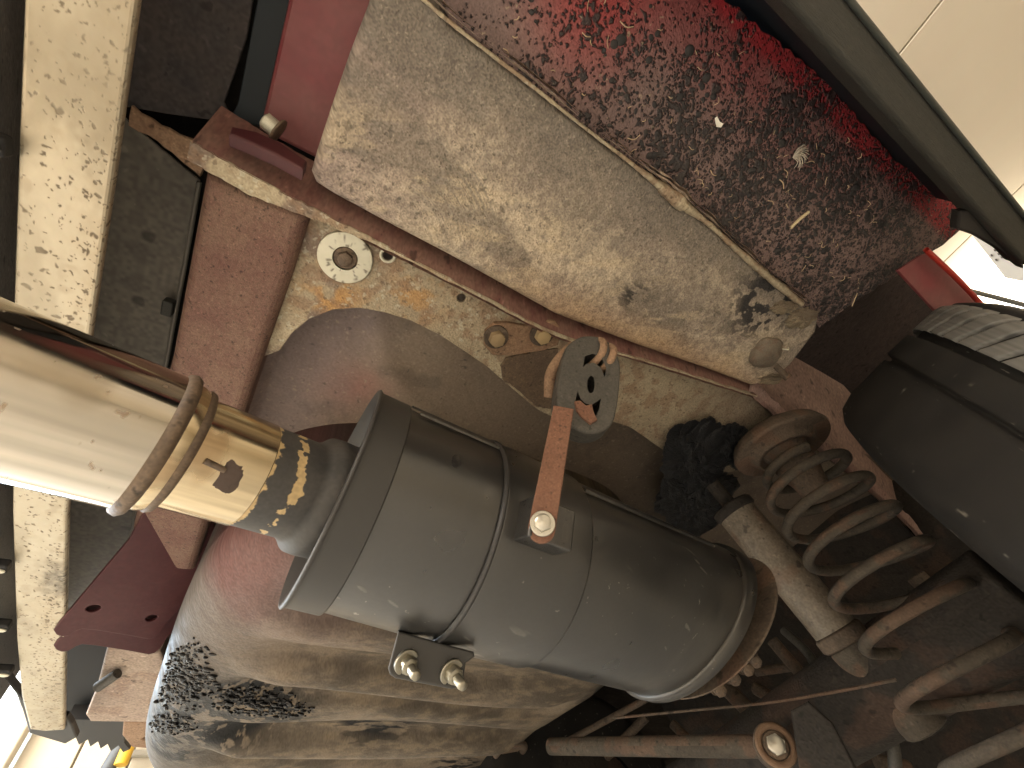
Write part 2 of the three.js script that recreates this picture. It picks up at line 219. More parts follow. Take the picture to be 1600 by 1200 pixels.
const matNeck = surf(0.0, -0.3, 0.4, 0.6, 640, 960, (x, y) => { // heat-worn black neck with flaked paint; uv: along the pipe, around
  const n1 = fbm(x * 60, y * 60, 4), n3 = noise(x * 500, y * 500), n5 = fbm(x * 210, y * 210, 3), b1 = stain(x, 0, { x: 0.136 + 0.014 * (fbm(y * 40, 2, 3) - 0.5), y: 0 }, 0.008), edge = ss(0.1155, 0.1145, x + 0.007 * (n5 - 0.5) + 0.006 * (n1 - 0.5)), fl = clamp(Math.max(edge, ss(0.58, 0.62, b1 * (0.7 + 0.7 * fbm(y * 22 + 3, 5, 3)) * (0.1 + 0.55 * n1 + 0.75 * n5)) ));
  return { c: mix(mix([0.03, 0.031, 0.033], [0.075, 0.07, 0.066], n1), [0.5, 0.37, 0.19], fl).map((q) => q * (0.85 + 0.3 * n3)), h: 0.5 + 0.15 * n1 - 0.2 * fl, k: 0.5 + 0.2 * n1 };
}, { bump: 0.0012 });
const matBumper = surf(-0.3, -0.4, 0.2, 1.8, 320, 2048, (x, y) => {
  const n1 = fbm(x * 30, y * 12, 4), n2 = fbm(x * 150, y * 150, 3), ed = ss(-0.215, -0.17, x + 0.02 * (n1 - 0.5)), sp = Math.max(drops(x, y, 130, 0.16 + 0.25 * ed, 0.1, 0.45), drops(x + 4, y, 260, 0.2 + 0.3 * ed, 0.1, 0.5)), bl = ss(0.62, 0.8, fbm(x * 60, y * 50 + 3, 3));
  let c = mix([0.80, 0.72, 0.56], [0.70, 0.60, 0.43], n1); c = c.map((q) => q * 0.56); c = mix(c, [0.36, 0.28, 0.18], 0.5 * ed * n2 * 1.4); c = mix(c, [0.12, 0.09, 0.06], sp * 0.85); c = mix(c, [0.33, 0.28, 0.2], bl * 0.6); c = mix(c, [0.30, 0.26, 0.19], 0.6 * ss(0.5, 0.72, fbm(x * 22 + 7, y * 9, 5))); c = mix(c, [0.05, 0.045, 0.04], 0.8 * stain(x, y * 0.5, { x: -0.185, y: 0.375 }, 0.02) * n2 * 1.6);
  return { c, h: 0.5 + 0.2 * n2 - 0.3 * sp, k: 0.35 + 0.2 * n2 + 0.3 * sp, m: 0.55 - 0.4 * sp };
}, { bump: 0.001, metal: 1 });
const matTyre = surf(0, -0.5, 2, 1, 1024, 512, (x, y) => { const n = fbm(x * 40, y * 40, 4), f = noise(x * 300, y * 300), w = ss(0.93, 0.97, noise(x * 150, y * 150)); return { c: mix(mix([0.010, 0.010, 0.0105], [0.024, 0.0225, 0.021], n), [0.3, 0.28, 0.24], w * 0.5), h: 0.5 + 0.2 * n + 0.1 * f, k: 0.66 + 0.2 * n }; }, { bump: 0.001, extra: { specularIntensity: 0.55 } });
const matRust = dusty(-1, -1, 2, 2, 1024, [0.15, 0.075, 0.045], [0.29, 0.19, 0.12], 0.7, 60, 0.0012, 0.8);
const matStrap = dusty(-0.3, -0.3, 0.6, 0.6, 512, [0.13, 0.055, 0.034], [0.2, 0.105, 0.066], 0.5, 110, 0.0006, 0.75);
const matDirty = dusty(-1, -1, 3, 3, 1536, [0.05, 0.038, 0.029], [0.135, 0.10, 0.073], 0.6, 25, 0.0015, 0.75, 0.3);
const matDirtyDark = dusty(-1.5, -1.5, 3, 3, 1024, [0.013, 0.0115, 0.0105], [0.042, 0.034, 0.027], 0.5, 20, 0.002, 0.8, 0.15);
const matSpring = dusty(-1, -1, 3, 3, 1536, [0.03, 0.025, 0.02], [0.085, 0.07, 0.053], 0.7, 35, 0.0015, 0.8, 0.25);
const matDamper = dusty(-1, -1, 3, 3, 1536, [0.10, 0.085, 0.066], [0.21, 0.175, 0.135], 0.7, 22, 0.001, 0.5, 0.3);
const matZinc = surf(-0.5, -0.5, 1, 1, 512, 512, (x, y) => { const n = fbm(x * 160, y * 160, 3), s = ss(0.66, 0.75, fbm(x * 230 + 4, y * 230, 2)); return { c: mix(mix([0.62, 0.6, 0.48], [0.74, 0.72, 0.6], n), [0.12, 0.1, 0.07], s * 0.85), h: 0.5 + 0.2 * n, k: 0.4 + 0.2 * n + 0.2 * s, m: 0.45 - 0.4 * s }; }, { bump: 0.0005, metal: 1 });
const matBrightBolt = plain(0.50, 0.48, 0.42, 0.32, 0.8);
const matStud = plain(0.34, 0.32, 0.26, 0.3, 0.85);
const matRubber = dusty(-0.5, -0.5, 1, 1, 512, [0.035, 0.034, 0.031], [0.08, 0.073, 0.062], 0.6, 60, 0.0006, 0.55);
const matPlastic = dusty(-1, -1.5, 3, 3, 1024, [0.028, 0.029, 0.026], [0.06, 0.058, 0.05], 0.4, 18, 0.0004, 0.42);
const matCover = dusty(-1, -1.5, 3, 3, 1024, [0.11, 0.108, 0.105], [0.17, 0.165, 0.155], 0.4, 18, 0.0004, 0.4);
const matPanel = dusty(-1, -1, 3, 3, 1024, [0.075, 0.07, 0.062], [0.15, 0.13, 0.105], 0.6, 10, 0.0004, 0.5);
const matNavy = plain(0.008, 0.015, 0.022, 0.6);
const matShell = dusty(-1, -1.5, 3, 3, 512, [0.018, 0.016, 0.016], [0.05, 0.042, 0.036], 0.5, 8, 0.001, 0.85);
const matSoot = dusty(-1, -1, 3, 3, 1024, [0.008, 0.009, 0.011], [0.03, 0.031, 0.035], 0.3, 60, 0.0015, 0.22);
const matCream = surf(0, 0, 4, 4, 512, 512, (x, y) => { const n = fbm(x * 3, y * 3, 4); return { c: mix([0.56, 0.50, 0.40], [0.62, 0.56, 0.46], n), h: 0.5 + 0.1 * n, k: 0.85 }; }, { bump: 0.0005, flat: 0.85 });
const matConcrete = surf(0, 0, 3, 3, 512, 512, (x, y) => { const n = fbm(x * 4, y * 4, 5); return { c: mix([0.42, 0.385, 0.325], [0.50, 0.465, 0.40], n), h: n, k: 0.6 }; }, { bump: 0.001, flat: 0.6 });

// ---------------------------------------------------------------- the garage
structure('garage_floor', moved(box(9.4, 0.2, 6.0, 0.01), 1.5, GROUND - 0.1, -0.5), matConcrete);
const ceilingGroup = [];
for (let i = 0; i < 8; i++) {   // ceiling boards with open joints running across the car
  const w = 1.2, x0 = -3.0 + i * w - 0.09 + 0.004;
  structure('ceiling', moved(box(w - 0.008, 0.05, 6.0, 0.004), x0 + w / 2, CEIL + 0.025, -0.5), matCream);
}
structure('ceiling_backing', moved(box(9.8, 0.05, 6.2, 0.01), 1.5, CEIL + 0.09, -0.5), matCream);
structure('garage_wall', moved(box(0.2, 2.5, 6.2, 0.01), 6.3, 0.95, -0.5), matCream);
structure('garage_wall', moved(box(9.6, 2.5, 0.2, 0.01), 1.5, 0.95, 2.6), matCream);
structure('garage_wall', moved(box(0.2, 2.5, 6.2, 0.01), -1.9, 0.95, -0.5), matCream);
structure('garage_wall', moved(box(9.6, 2.5, 0.2, 0.01), 1.5, 0.95, -3.7), matCream);
{ // boarded side wall of the garage
  const t = thing('boarded_wall', 'cream wall of upright boards with dark joints at the lower left', 'wall');
  part('backing', moved(box(7.0, 2.3, 0.04, 0.005), 3.0, 0.95, -3.06), plain(0.5, 0.45, 0.36, 0.8), t);
  for (let i = 0; i < 24; i++) part('board', moved(box(0.191, 2.3, 0.02, 0.004), -0.4 + 0.2 * i, 0.95, -3.025), matCream, t);
  part('ledge', moved(box(0.5, 0.022, 0.03, 0.004), 0.06, 1.0 - 0.01, -3.0), plain(0.45, 0.42, 0.36, 0.8), t);
}
{ const m = new THREE.MeshStandardMaterial({ color: 0xf4fbff, emissive: 0xe4f4ff, emissiveIntensity: 2.2, roughness: 1 });
  const t = thing('side_door', 'bright glazed side door with daylight behind it, left of the boarded wall', 'door');
  part('pane', moved(box(1.2, 1.6, 0.01, 0.002), -1.2, 1.0, -2.95), m, t);
  part('lower_panel', moved(box(1.2, 0.4, 0.04, 0.004), -1.2, 0.0, -2.97), matCream, t);
  part('door_frame', moved(box(0.08, 2.2, 0.1, 0.01), -0.55, 0.95, -2.98), matCream, t);
}
{ const m = new THREE.MeshStandardMaterial({ color: 0xfff2e0, emissive: 0xffeed8, emissiveIntensity: 4, roughness: 1 });
  structure('doorway_daylight', moved(box(0.01, 1.4, 3.0, 0.002), -1.79, 1.05, -0.5), m); }
{ const t = thing('leaning_broom', 'dark post with a yellow sleeve in front of the cream boarded wall', 'post');
  const a = onZ(192, 1162, -2.9), b = onZ(160, 1215, -2.9);
  const dn = b.clone().sub(a).normalize();
  part('pole', rod(a.clone().addScaledVector(dn, -0.1), b.clone().addScaledVector(dn, 0.9), 0.028), plain(0.07, 0.075, 0.08, 0.6), t);
  part('sleeve', rod(onZ(203, 1160, -2.88), onZ(188, 1196, -2.88), 0.026), plain(0.6, 0.36, 0.03, 0.6), t); }
{ // round lamp hanging below the ceiling
  const p = atD(1596, 447, 2.6); const t = thing('ceiling_lamp', 'glowing white ceiling lamp above the tyre at the right edge', 'lamp', null, p);
  const m = new THREE.MeshStandardMaterial({ color: 0xffffff, emissive: 0xfff6e4, emissiveIntensity: 5, roughness: 1 });
  part('bulb', new THREE.SphereGeometry(0.13, 32, 20), m, t);
  part('lamp_holder', rod(V(0, 0.1, 0), V(0, CEIL - p.y, 0), 0.03), plain(0.7, 0.68, 0.62, 0.6), t);
  const l = new THREE.PointLight(0xfff2dc, 4.5, 0, 2); l.shadow.radius = 6; l.castShadow = true; t.add(l);
  const q = thing('lamp_reflector', 'grey punched metal reflector panel beside the glowing lamp', 'reflector');
  const pl = plane(atD(1555, 395, 2.4), ray(1555, 395), V(1, 0, 0));
  part('panel', sheet(pl, [[1512, 358], [1545, 362], [1600, 395], [1600, 440], [1570, 434]], 0.02, 0.004), plain(0.42, 0.42, 0.4, 0.5), q);
  const pl2 = plane(atD(1555, 395, 2.39), ray(1555, 395), V(1, 0, 0)), dot = plain(0.05, 0.04, 0.035, 0.7);
  for (const [x, y] of [[1548, 383], [1554, 391], [1560, 397], [1565, 402], [1549, 399], [1556, 406], [1580, 404], [1588, 412]]) part('slot', sheet(pl2, [[x - 2, y - 1], [x + 1, y - 2], [x + 3, y + 1], [x, y + 2]], 0.008, 0.0005), dot, q);
  const c = thing('hanging_cable', 'thin grey cable crossing the cream gap above the tyre', 'cable');
  part('cable', tube([atD(1490, 448, 1.35), atD(1545, 462, 1.4), atD(1640, 487, 1.45)], 0.0075), plain(0.16, 0.17, 0.16, 0.5), c);
}

// ---------------------------------------------------------------- car body
const body = thing('car_underside', 'dusty red underside of a car body with floor panels, rails and seams', 'car body');
part('body_shell', moved(box(2.9, 0.03, 1.42, 0.005), 1.12, 0.83, -0.49), matShell, body);
part('quarter_panel', moved(box(1.0, 0.42, 0.008, 0.003), 0.18, 0.66, 0.222), plain(0.008, 0.012, 0.018, 0.6), body);
part('tail_panel', moved(box(0.02, 0.35, 1.46, 0.005), -0.335, 0.66, -0.49), plain(0.04, 0.035, 0.035, 0.6), body);
part('far_side_panel', moved(box(2.4, 0.62, 0.02, 0.005), 1.28, 0.65, -1.23), matShell, body);
part('front_bulkhead', moved(box(0.02, 0.75, 1.4, 0.005), 2.5, 0.48, -0.5), matShell, body);
{ // floor pressing above the muffler, with a crease between two pressings
  const ridge = [hit(level(0.57), [588, 480]), hit(level(0.57), [600, 570]), hit(level(0.57), [650, 640]), hit(level(0.57), [720, 700])];
  const distRidge = (x, y) => { let d = 9; for (let i = 0; i < 3; i++) { const a = ridge[i], b = ridge[i + 1], t = clamp(((x - a.x) * (b.x - a.x) + (y - a.y) * (b.y - a.y)) / a.distanceToSquared(b)); d = Math.min(d, Math.hypot(x - a.x - t * (b.x - a.x), y - a.y - t * (b.y - a.y))); } return d; };
  part('floor_panel', gridSolid((u, v) => { const x = -0.075 + 1.5 * u * (0.35 + 0.65 * u), z = -0.16 - 1.0 * v, d = distRidge(x, -z);
    let y = 0.572 - 0.006 * Math.exp(-d * d / 0.0004) + 0.02 * ss(0.05, 0.3, x) * ss(-0.2, -0.35, z) + 0.006 * (fbm(x * 12, z * 12, 3) - 0.5);
    if (x < -0.03) y -= 0.05 * ss(-0.03, -0.07, x);
    return V(x, y, z); }, 220, 160, V(0, 0.003, 0)), matFloor, body);
}
{ // crossmember behind the bumper
  part('crossmember', sheet(level(0.5), [[318, 268], [484, 334], [455, 430], [415, 545], [378, 655], [340, 770], [302, 895], [240, 893], [205, 850], [203, 830], [232, 690], [265, 560]], 0.08, 0.014, [], 5), matCross, body);
  const lip = [[300, 222], [400, 280], [480, 322], [600, 384], [740, 456], [870, 522], [1000, 560], [1100, 592], [1180, 617]].map((p) => onY(p[0], p[1], 0.5));
  const cur = new THREE.CatmullRomCurve3(lip);
  part('chassis_rail', gridSolid((u, v) => { const p = cur.getPoint(u); return V(p.x, 0.4975 + 0.062 * v + 0.0012 * noise(u * 60, 4), p.z + 0.028 * v + 0.001 * noise(u * 90, v * 5)); }, 120, 6, V(0, 0.001, -0.0055)), dusty(-1, -1, 3, 3, 560, [0.13, 0.03, 0.032], [0.22, 0.125, 0.1], 0.8, 30, 0.001, 0.6), body, 'dark red flange wall beside the tan side box');
  part('rail_lip', gridSolid((u, v) => { const p = cur.getPoint(u); const w = 0.0145 * ss(0.42, 0.1, u) + 0.003; return V(p.x, 0.4955, p.z - w * v + 0.0016 * (noise(u * 80, v * 3) - 0.5) + 0.002); }, 140, 2, V(0, 0.004, 0)), matPlate, body, 'worn tan lower lip of the rail');
  part('rail_plate', sheet(platePl, [[462, 322], [600, 380], [740, 452], [880, 524], [1020, 565], [1190, 622], [1330, 740], [1180, 735], [1100, 740], [1040, 706], [985, 668], [930, 650], [880, 660], [840, 640], [800, 607], [760, 572], [690, 525], [640, 500], [600, 488], [560, 481], [520, 484], [482, 499], [455, 522], [437, 548], [405, 560], [420, 470]], 0.004, 0.001, [[[721, 466], 0.0058], [[606, 399], 0.0062]], 2), matPlate, body, 'dusty tan plate with rust stains, a bolt hole and a big washer');
  const plug = onY(606, 399, 0.5165); part('hole_rim', new THREE.TorusGeometry(0.0075, 0.0018, 10, 32).rotateX(Math.PI / 2).translate(plug.x, plug.y, plug.z), matZinc, body);
  const rb = onY(398, 250, 0.515);
  // washer and bolt
  const w = onY(540, 402, 0.518); const ring = lathe([[-0.0045, 0.0135], [-0.0045, 0.0285], [-0.0035, 0.0295], [0, 0.0295], [0, 0.0135], [-0.0045, 0.0135]], 56);
  ring.applyMatrix4(axisFrame(V(0, 1, 0), V(1, 0, 0)).setPosition(w)); part('large_washer', ring, matZinc, body, 'speckled zinc washer');
  boltAt(body, 'bolt', V(w.x, w.y - 0.0005, w.z), V(0, -1, 0), 0.0088, 0.006, 0.0125, matBurnt, matBurnt);
  // step bracket with the bolt that points backwards
  part('smooth_panel', sheet(level(0.56), [[408, 190], [450, 0], V(-0.116, 0, 0.2), V(0.05, 0, 0.2), V(0.05, 0, -0.125), V(-0.115, 0, -0.125)], 0.02, 0.004), matRed, body);
  part('step_bracket', sheet(plane(onZ(400, 210, -0.118), V(0.1, 0.35, -1).normalize(), V(1, 0, 0)), [[362, 196], [400, 204], [440, 222], [480, 250], [474, 264], [430, 240], [392, 222], [358, 208]], 0.014, 0.003, [], 3), matMaroon, body);
  boltAt(body, 'bolt', onZ(436, 207, -0.112), V(-0.9, 0.1, 0.25), 0.0085, 0.012, 0.013, matZinc, matBurnt);
  // floor and gaps between bumper and crossmember
  part('rear_cavity', sheet(level(0.72), [V(-0.33, 0, 0.3), V(-0.135, 0, 0.3), V(-0.135, 0, -0.3), V(-0.33, 0, -0.3)], 0.02, 0.002), matShell, body);
  part('inner_panel', sheet(level(0.60), [[215, 170], [262, 178], [365, 192], [350, 160], [385, 60], [395, 0], V(-0.15, 0, 0.2), V(-0.32, 0, 0.2), V(-0.32, 0, -0.2)], 0.004, 0.001), dusty(-0.5, -0.5, 1, 1, 512, [0.03, 0.031, 0.036], [0.07, 0.055, 0.05], 0.6, 16, 0.001, 0.7), body);
  part('navy_strip', sheet(level(0.585), [[360, 185], [372, 160], [402, 0], V(-0.135, 0, 0.2), V(-0.11, 0, 0.2), V(-0.11, 0, -0.125)], 0.006, 0.001), matNavy, body);
  part('torn_flange', sheet(level(0.53), [[205, 165], [235, 185], [262, 200], [300, 218], [318, 262], [312, 276], [290, 258], [268, 238], [232, 212], [200, 196]], 0.006, 0.001, [], 2, 0.004), matRust, body, 'rust-torn edge of the rear panel');
  part('rear_panel', sheet(level(0.60), [[200, 190], [312, 282], [290, 420], [262, 560], [228, 720], [190, 900], [110, 965], V(-0.33, 0, -0.9), V(-0.33, 0, -0.12)], 0.004, 0.001), matPanel, body);
  const e = [[311, 284], [292, 395], [272, 500], [252, 610], [232, 700], [200, 860]].map((p) => onY(p[0], p[1], 0.592)); part('panel_bead', tube(e, 0.0028, 60, 8), plain(0.13, 0.12, 0.1, 0.45), body);
  const cb = onY(263, 480, 0.585); part('trim_clip', moved(box(0.012, 0.012, 0.022, 0.002), cb.x, cb.y, cb.z), matPlastic, body);
}
{ // side box: dusty pocket in front of the bumper
  const P = (x, z) => V(x, 0, z);
  const out = [P(-0.053, 0.062), [575, 2], [545, 80], [515, 168], [493, 236], [484, 268], [492, 287], [520, 305], [600, 348], [700, 400], [870, 494], [1000, 543], [1100, 577], [1176, 605], [1205, 600], [1238, 572], [1278, 520], [1284, 496], [1252, 472], [1150, 380], [1040, 288], [950, 226], [820, 122], [705, 32], P(-0.01, 0.062)];
  part('side_box', sheet(boxPl, out, 0.085, 0.011, [], 6), matBox, body, 'large tan dust-covered box panel');
  // folded seam along the upper edge
  const sm = [[640, -30], [705, 26], [820, 116], [900, 180], [985, 246], [1060, 305], [1110, 345], [1180, 408], [1255, 470]].map((p) => onY(p[0], p[1], 0.499)), cur = new THREE.CatmullRomCurve3(sm);
  part('seam_flange', gridSolid((u, v) => { const p = cur.getPoint(u), b = 0.006 * Math.exp(-((u - 0.6) ** 2) / 0.003); return V(p.x, 0.503 - 0.013 * v - b * v, p.z + 0.001 + 0.004 * (noise(u * 26, 2) - 0.5) * v + b * (noise(u * 50, v * 4) - 0.3)); }, 220, 5, V(0, 0.001, 0.0032)), dusty(-0.2, -0.3, 1, 0.6, 1024, [0.3, 0.2, 0.17], [0.45, 0.36, 0.27], 0.7, 60, 0.0015, 0.85), body);
  const bead = gridSolid((u, v) => { const p = cur.getPoint(u), a = v * Math.PI * 2, R = 0.0016 + 0.0055 * Math.exp(-(((u - 0.63) / 0.07) ** 2)) + 0.0028 * ss(0.68, 0.9, u), q = R * (0.7 + 0.8 * fbm(u * 60, v * 6, 3)); return V(p.x, p.y - 0.001 + q * Math.cos(a), p.z - 0.004 + q * Math.sin(a)); }, 260, 10, V(0, 0, 0.0001));
  part('sealant_bead', bead, matPlate, body);
  // end dome with drain nipple
  const d = onY(1196, 553, 0.497); const dome = new THREE.SphereGeometry(0.026, 40, 24); { const p = dome.attributes.position; for (let i = 0; i < p.count; i++) { const q = 0.8 + 0.4 * fbm(p.getX(i) * 60 + 4, p.getZ(i) * 60 + p.getY(i) * 40, 3); p.setXYZ(i, p.getX(i) * q, p.getY(i) * 0.6 * q, p.getZ(i) * q); } dome.computeVertexNormals(); } dome.translate(d.x, d.y + 0.002, d.z); part('end_dome', dome, matDamper, body);
  for (const [px, py, a, b, sd] of [[1252, 498, 0.026, 0.017, 2], [1225, 480, 0.02, 0.011, 9], [1205, 592, 0.022, 0.009, 5]]) { const g = new THREE.IcosahedronGeometry(1, 16), p = g.attributes.position; for (let i = 0; i < p.count; i++) { const x = p.getX(i), y = p.getY(i), z = p.getZ(i), q = 0.6 + 0.7 * fbm(x * 3 + sd, z * 3 + y * 2, 4); p.setXYZ(i, x * q * a, y * q * 0.007, z * q * b); } g.computeVertexNormals(); g.rotateY(-0.5); const c = onY(px, py, 0.499); g.translate(c.x, c.y, c.z); part('crusted_sealant', g, matPlate, body); }
  const n0 = onY(1212, 572, 0.49), dir = V(0.45, -0.65, -0.1).normalize(); const nip = lathe([[0, 0.0045], [0.018, 0.0045], [0.019, 0.0062], [0.025, 0.0062], [0.025, 0.0034], [0.004, 0.0034]], 24); nip.applyMatrix4(axisFrame(dir).setPosition(n0)); part('drain_nipple', nip, matDirty, body);
  const ht = onY(1222, 545, 0.492); part('wire_clip', tube([ht, ht.clone().add(V(0.004, -0.006, 0.004)), ht.clone().add(V(0.008, 0, 0.006))], 0.0011, 20, 6), matZinc, body);
}
const wingPl = plane(V(0.3, 0.507, 0.035), V(0, 1, -0.2).normalize(), V(1, 0, 0));
{ // inner wing with tar
  const wing = sheet(wingPl, [V(-0.02, 0.507, 0.22), V(-0.02, 0.507, 0.03), [700, 32], [950, 226], [1040, 290], [1150, 382], [1252, 474], [1282, 512], [1310, 492], [1350, 462], [1395, 435], [1440, 408], [1466, 388], [1500, 360], [1530, 330], [1502, 318], [1400, 252], [1290, 124], [1200, 52], [1125, -10]], 0.004, 0.0012, [], 2, 0.0045);
  { const p = wing.attributes.position, uv = wing.attributes.uv; for (let i = 0; i < p.count; i++) uv.setXY(i, p.getX(i), -p.getZ(i)); }
  const w = part('inner_wing', wing, matTar, body, 'red inner wing speckled with black tar and straw');
  const lumps = [], q = new THREE.IcosahedronGeometry(1, 1);
  for (let i = 0; i < 900; i++) { const x = 0.03 + 0.6 * Math.sqrt(rnd()), z = 0.045 + 0.13 * rnd(); if (fbm(x * 30, z * 30, 3) < 0.5 - 0.1 * x) continue; const r = 0.0012 + 0.003 * rnd() * rnd(); const g = q.clone(); g.scale(r * (0.7 + rnd()), r * 0.55, r * (0.7 + rnd())); g.rotateY(rnd() * 6); g.translate(x, 0.507 + 0.2 * (z - 0.035), z); lumps.push(g); }
  const tl = part('tar_lumps', merged(lumps), plain(0.022, 0.02, 0.021, 0.7), w); tl.userData.kind = 'stuff';
  const fib = []; for (let i = 0; i < 80; i++) { const x = 0.05 + 0.6 * rnd(), z = 0.05 + 0.14 * rnd(), a = rnd() * 6.3, L = 0.002 + 0.006 * rnd() * rnd(), y = 0.504 + 0.2 * (z - 0.035); fib.push(tube([V(x, y, z), V(x + L * Math.cos(a), y - 0.002 * rnd() - 0.001, z + L * Math.sin(a)), V(x + 2 * L * Math.cos(a + 0.4), y, z + 2 * L * Math.sin(a + 0.4))], 0.00028 + 0.0003 * rnd(), 5, 4)); }
  const fm = plain(0.5, 0.38, 0.25, 0.8); const fp = part('straw_fibres', merged(fib), fm, w); fp.userData.kind = 'stuff';
  const at = (px, py) => { const h = hit(wingPl, [px, py]); return wingPl.o.clone().addScaledVector(wingPl.e1, h.x).addScaledVector(wingPl.e2, h.y).addScaledVector(wingPl.n, -0.0015); };
  part('straw', tube([at(1234, 356), at(1246, 344), at(1262, 331)], 0.0021, 12, 6), plain(0.62, 0.52, 0.33, 0.8), w);
  part('straw', tube([at(1216, 280), at(1222, 286), at(1223, 295)], 0.0007, 12, 6), fm, w); part('straw', tube([at(1330, 478), at(1333, 470), at(1338, 458)], 0.0008, 8, 6), fm, w);
  part('paint_flake', sheet(plane(at(1123, 190), V(0.2, 1, -0.3), V(1, 0, 0)), [[1117, 184], [1121, 182], [1125, 190], [1131, 193], [1127, 199], [1120, 198]], 0.001, 0.0003), plain(0.8, 0.78, 0.7, 0.8), w);
  const tuft = []; for (let i = 0; i < 26; i++) { const b = at(1237, 246), a = -2.4 + 2.6 * rnd(), L = 0.006 + 0.012 * rnd(); tuft.push(tube([b, b.clone().add(V(L * 0.6 * Math.cos(a), -0.004, -L * 0.6 * Math.sin(a))), b.clone().add(V(L * Math.cos(a + 0.5), -0.002 - 0.003 * rnd(), -L * Math.sin(a + 0.5)))], 0.00035, 6, 4)); }
  part('fluff', merged(tuft), plain(0.55, 0.5, 0.42, 0.9), w);
}
{ // wheel house
  const matHouse = dusty(-1, -1, 3, 3, 1024, [0.2, 0.12, 0.105], [0.26, 0.175, 0.145], 0.7, 14, 0.0012, 0.75);
  const lip = [[1170, 612], [1240, 672], [1330, 742], [1420, 824], [1500, 935], [1560, 1040]].map((p, i) => onY(p[0], p[1], [0.5, 0.5, 0.47, 0.45, 0.42, 0.4][i]));
  const lc = new THREE.CatmullRomCurve3(lip);
  part('inner_wheelhouse', gridSolid((u, v) => { const p = lc.getPoint(u); return V(p.x + 0.02 * v, p.y + 0.26 * v, p.z + 0.10 * ss(0.1, 1, v) + 0.03 * v); }, 40, 12, V(0, 0, -0.004), (p, u, v) => [p.x, p.y]), matHouse, body);
  part('wheelhouse_lip', gridSolid((u, v) => { const p = lc.getPoint(u); return V(p.x, p.y - 0.004 + 0.012 * v + 0.002 * noise(u * 40, 1), p.z + 0.003 + 0.012 * v + 0.003 * noise(u * 70, v)); }, 120, 3, V(0, 0, -0.006)), dusty(-1, -1, 3, 3, 1024, [0.24, 0.12, 0.11], [0.36, 0.25, 0.22], 0.7, 50, 0.002, 0.8), body);
  const pt = (px, py, d) => atD(px, py, d);
  // roof of the arch: dark, from the torn wing edge down behind the tyre
  part('arch_roof', gridSolid((u, v) => { const x = 0.60 + 0.55 * u, z = -0.06 + 0.23 * v; return V(x, 0.515 + 0.08 * Math.sin(Math.PI * clamp(0.12 + u * 0.85)) + 0.005 * (fbm(x * 60, z * 60, 3) - 0.5) - 0.012 * v, z); }, 40, 20, V(0, 0.004, 0)), dusty(-1, -1, 3, 3, 1024, [0.02, 0.017, 0.018], [0.085, 0.06, 0.055], 0.5, 40, 0.003, 0.85), body);
  part('arch_strip', sheet(plane(V(0.7, 0.475, 0.125), V(0.12, 1, -0.55).normalize(), V(1, 0, 0)), [[1403, 422], [1440, 398], [1452, 395], [1546, 492], [1530, 530], [1495, 522]], 0.004, 0.001), matRed, body, 'bright red strip of the wheel arch');
  const r0 = hit(wingPl, [1452, 392]); part('arch_lip', tube([onY(1447, 390, 0.475), onY(1500, 440, 0.465), onY(1550, 494, 0.455)], 0.0035, 30, 8), plain(0.42, 0.035, 0.025, 0.35), body);
}
{ // outer skirt
  const t = thing('side_skirt', 'black plastic skirt along the lower side of the car, upper right', 'skirt');
  const g = box(1.13, 0.03, 0.032, 0.007); part('skirt_bar', moved(g, 0.205, 0.455, 0.210), matPlastic, t);
  part('edge_bead', tube([V(-0.36, 0.4395, 0.2245), V(0.2, 0.4395, 0.2245), V(0.765, 0.4395, 0.2245)], 0.0028, 40, 8), plain(0.045, 0.05, 0.045, 0.35), t);
  part('arch_web', sheet(plane(V(0.6, 0.45, 0.19), V(0, 1, 0), V(1, 0, 0)), [[1500, 330], [1535, 325], [1600, 392], [1600, 420], [1560, 388], [1530, 370], [1496, 358]], 0.012, 0.003), plain(0.018, 0.016, 0.015, 0.6), t);
}

// ---------------------------------------------------------------- bumper
{
  const t = thing('rear_bumper', 'spotted cream metal bumper beam with black plastic cover along the left', 'bumper');
  part('beam_flange', sheet(level(0.44), [V(-0.236, 0, 0.3), V(-0.176, 0, 0.3), [215, 0], [178, 270], [140, 530], [118, 690], [105, 800], [102, 960], [100, 1141], [70, 1143], [46, 1140], [33, 1090], [25, 1000], [18, 800], [20, 460], [28, 200], [35, 0]], 0.009, 0.0035, [], 3), matBumper, t);
  part('cover', moved(box(0.07, 0.2, 0.92, 0.01), -0.292, 0.525, -0.14), matCover, t);
  part('cover', moved(box(0.055, 0.2, 0.56, 0.01), -0.285, 0.53, -0.89), matCover, t);
  part('cover_end', sheet(level(0.447), [[0, 1050], [24, 1085], [34, 1110], [45, 1146], [102, 1163], [120, 1153], [112, 1133], [104, 1122], [60, 1120]], 0.012, 0.003, [], 3), plain(0.012, 0.012, 0.013, 0.5), t);
  const slot = plain(0.012, 0.012, 0.013, 0.7);
  for (const [px, py] of [[10, 890], [12, 982], [16, 1052], [6, 232]]) { const p = onY(px, py, 0.428); part('clip_slot', moved(box(0.03, 0.012, 0.016, 0.003), p.x - 0.014, p.y + 0.004, p.z), slot, t); part('clip_stud', new THREE.SphereGeometry(0.0055, 16, 10).scale(1.2, 0.4, 0.7)  .translate(p.x - 0.006, p.y - 0.003, p.z), py < 300 ? slot : matZinc, t); }
}
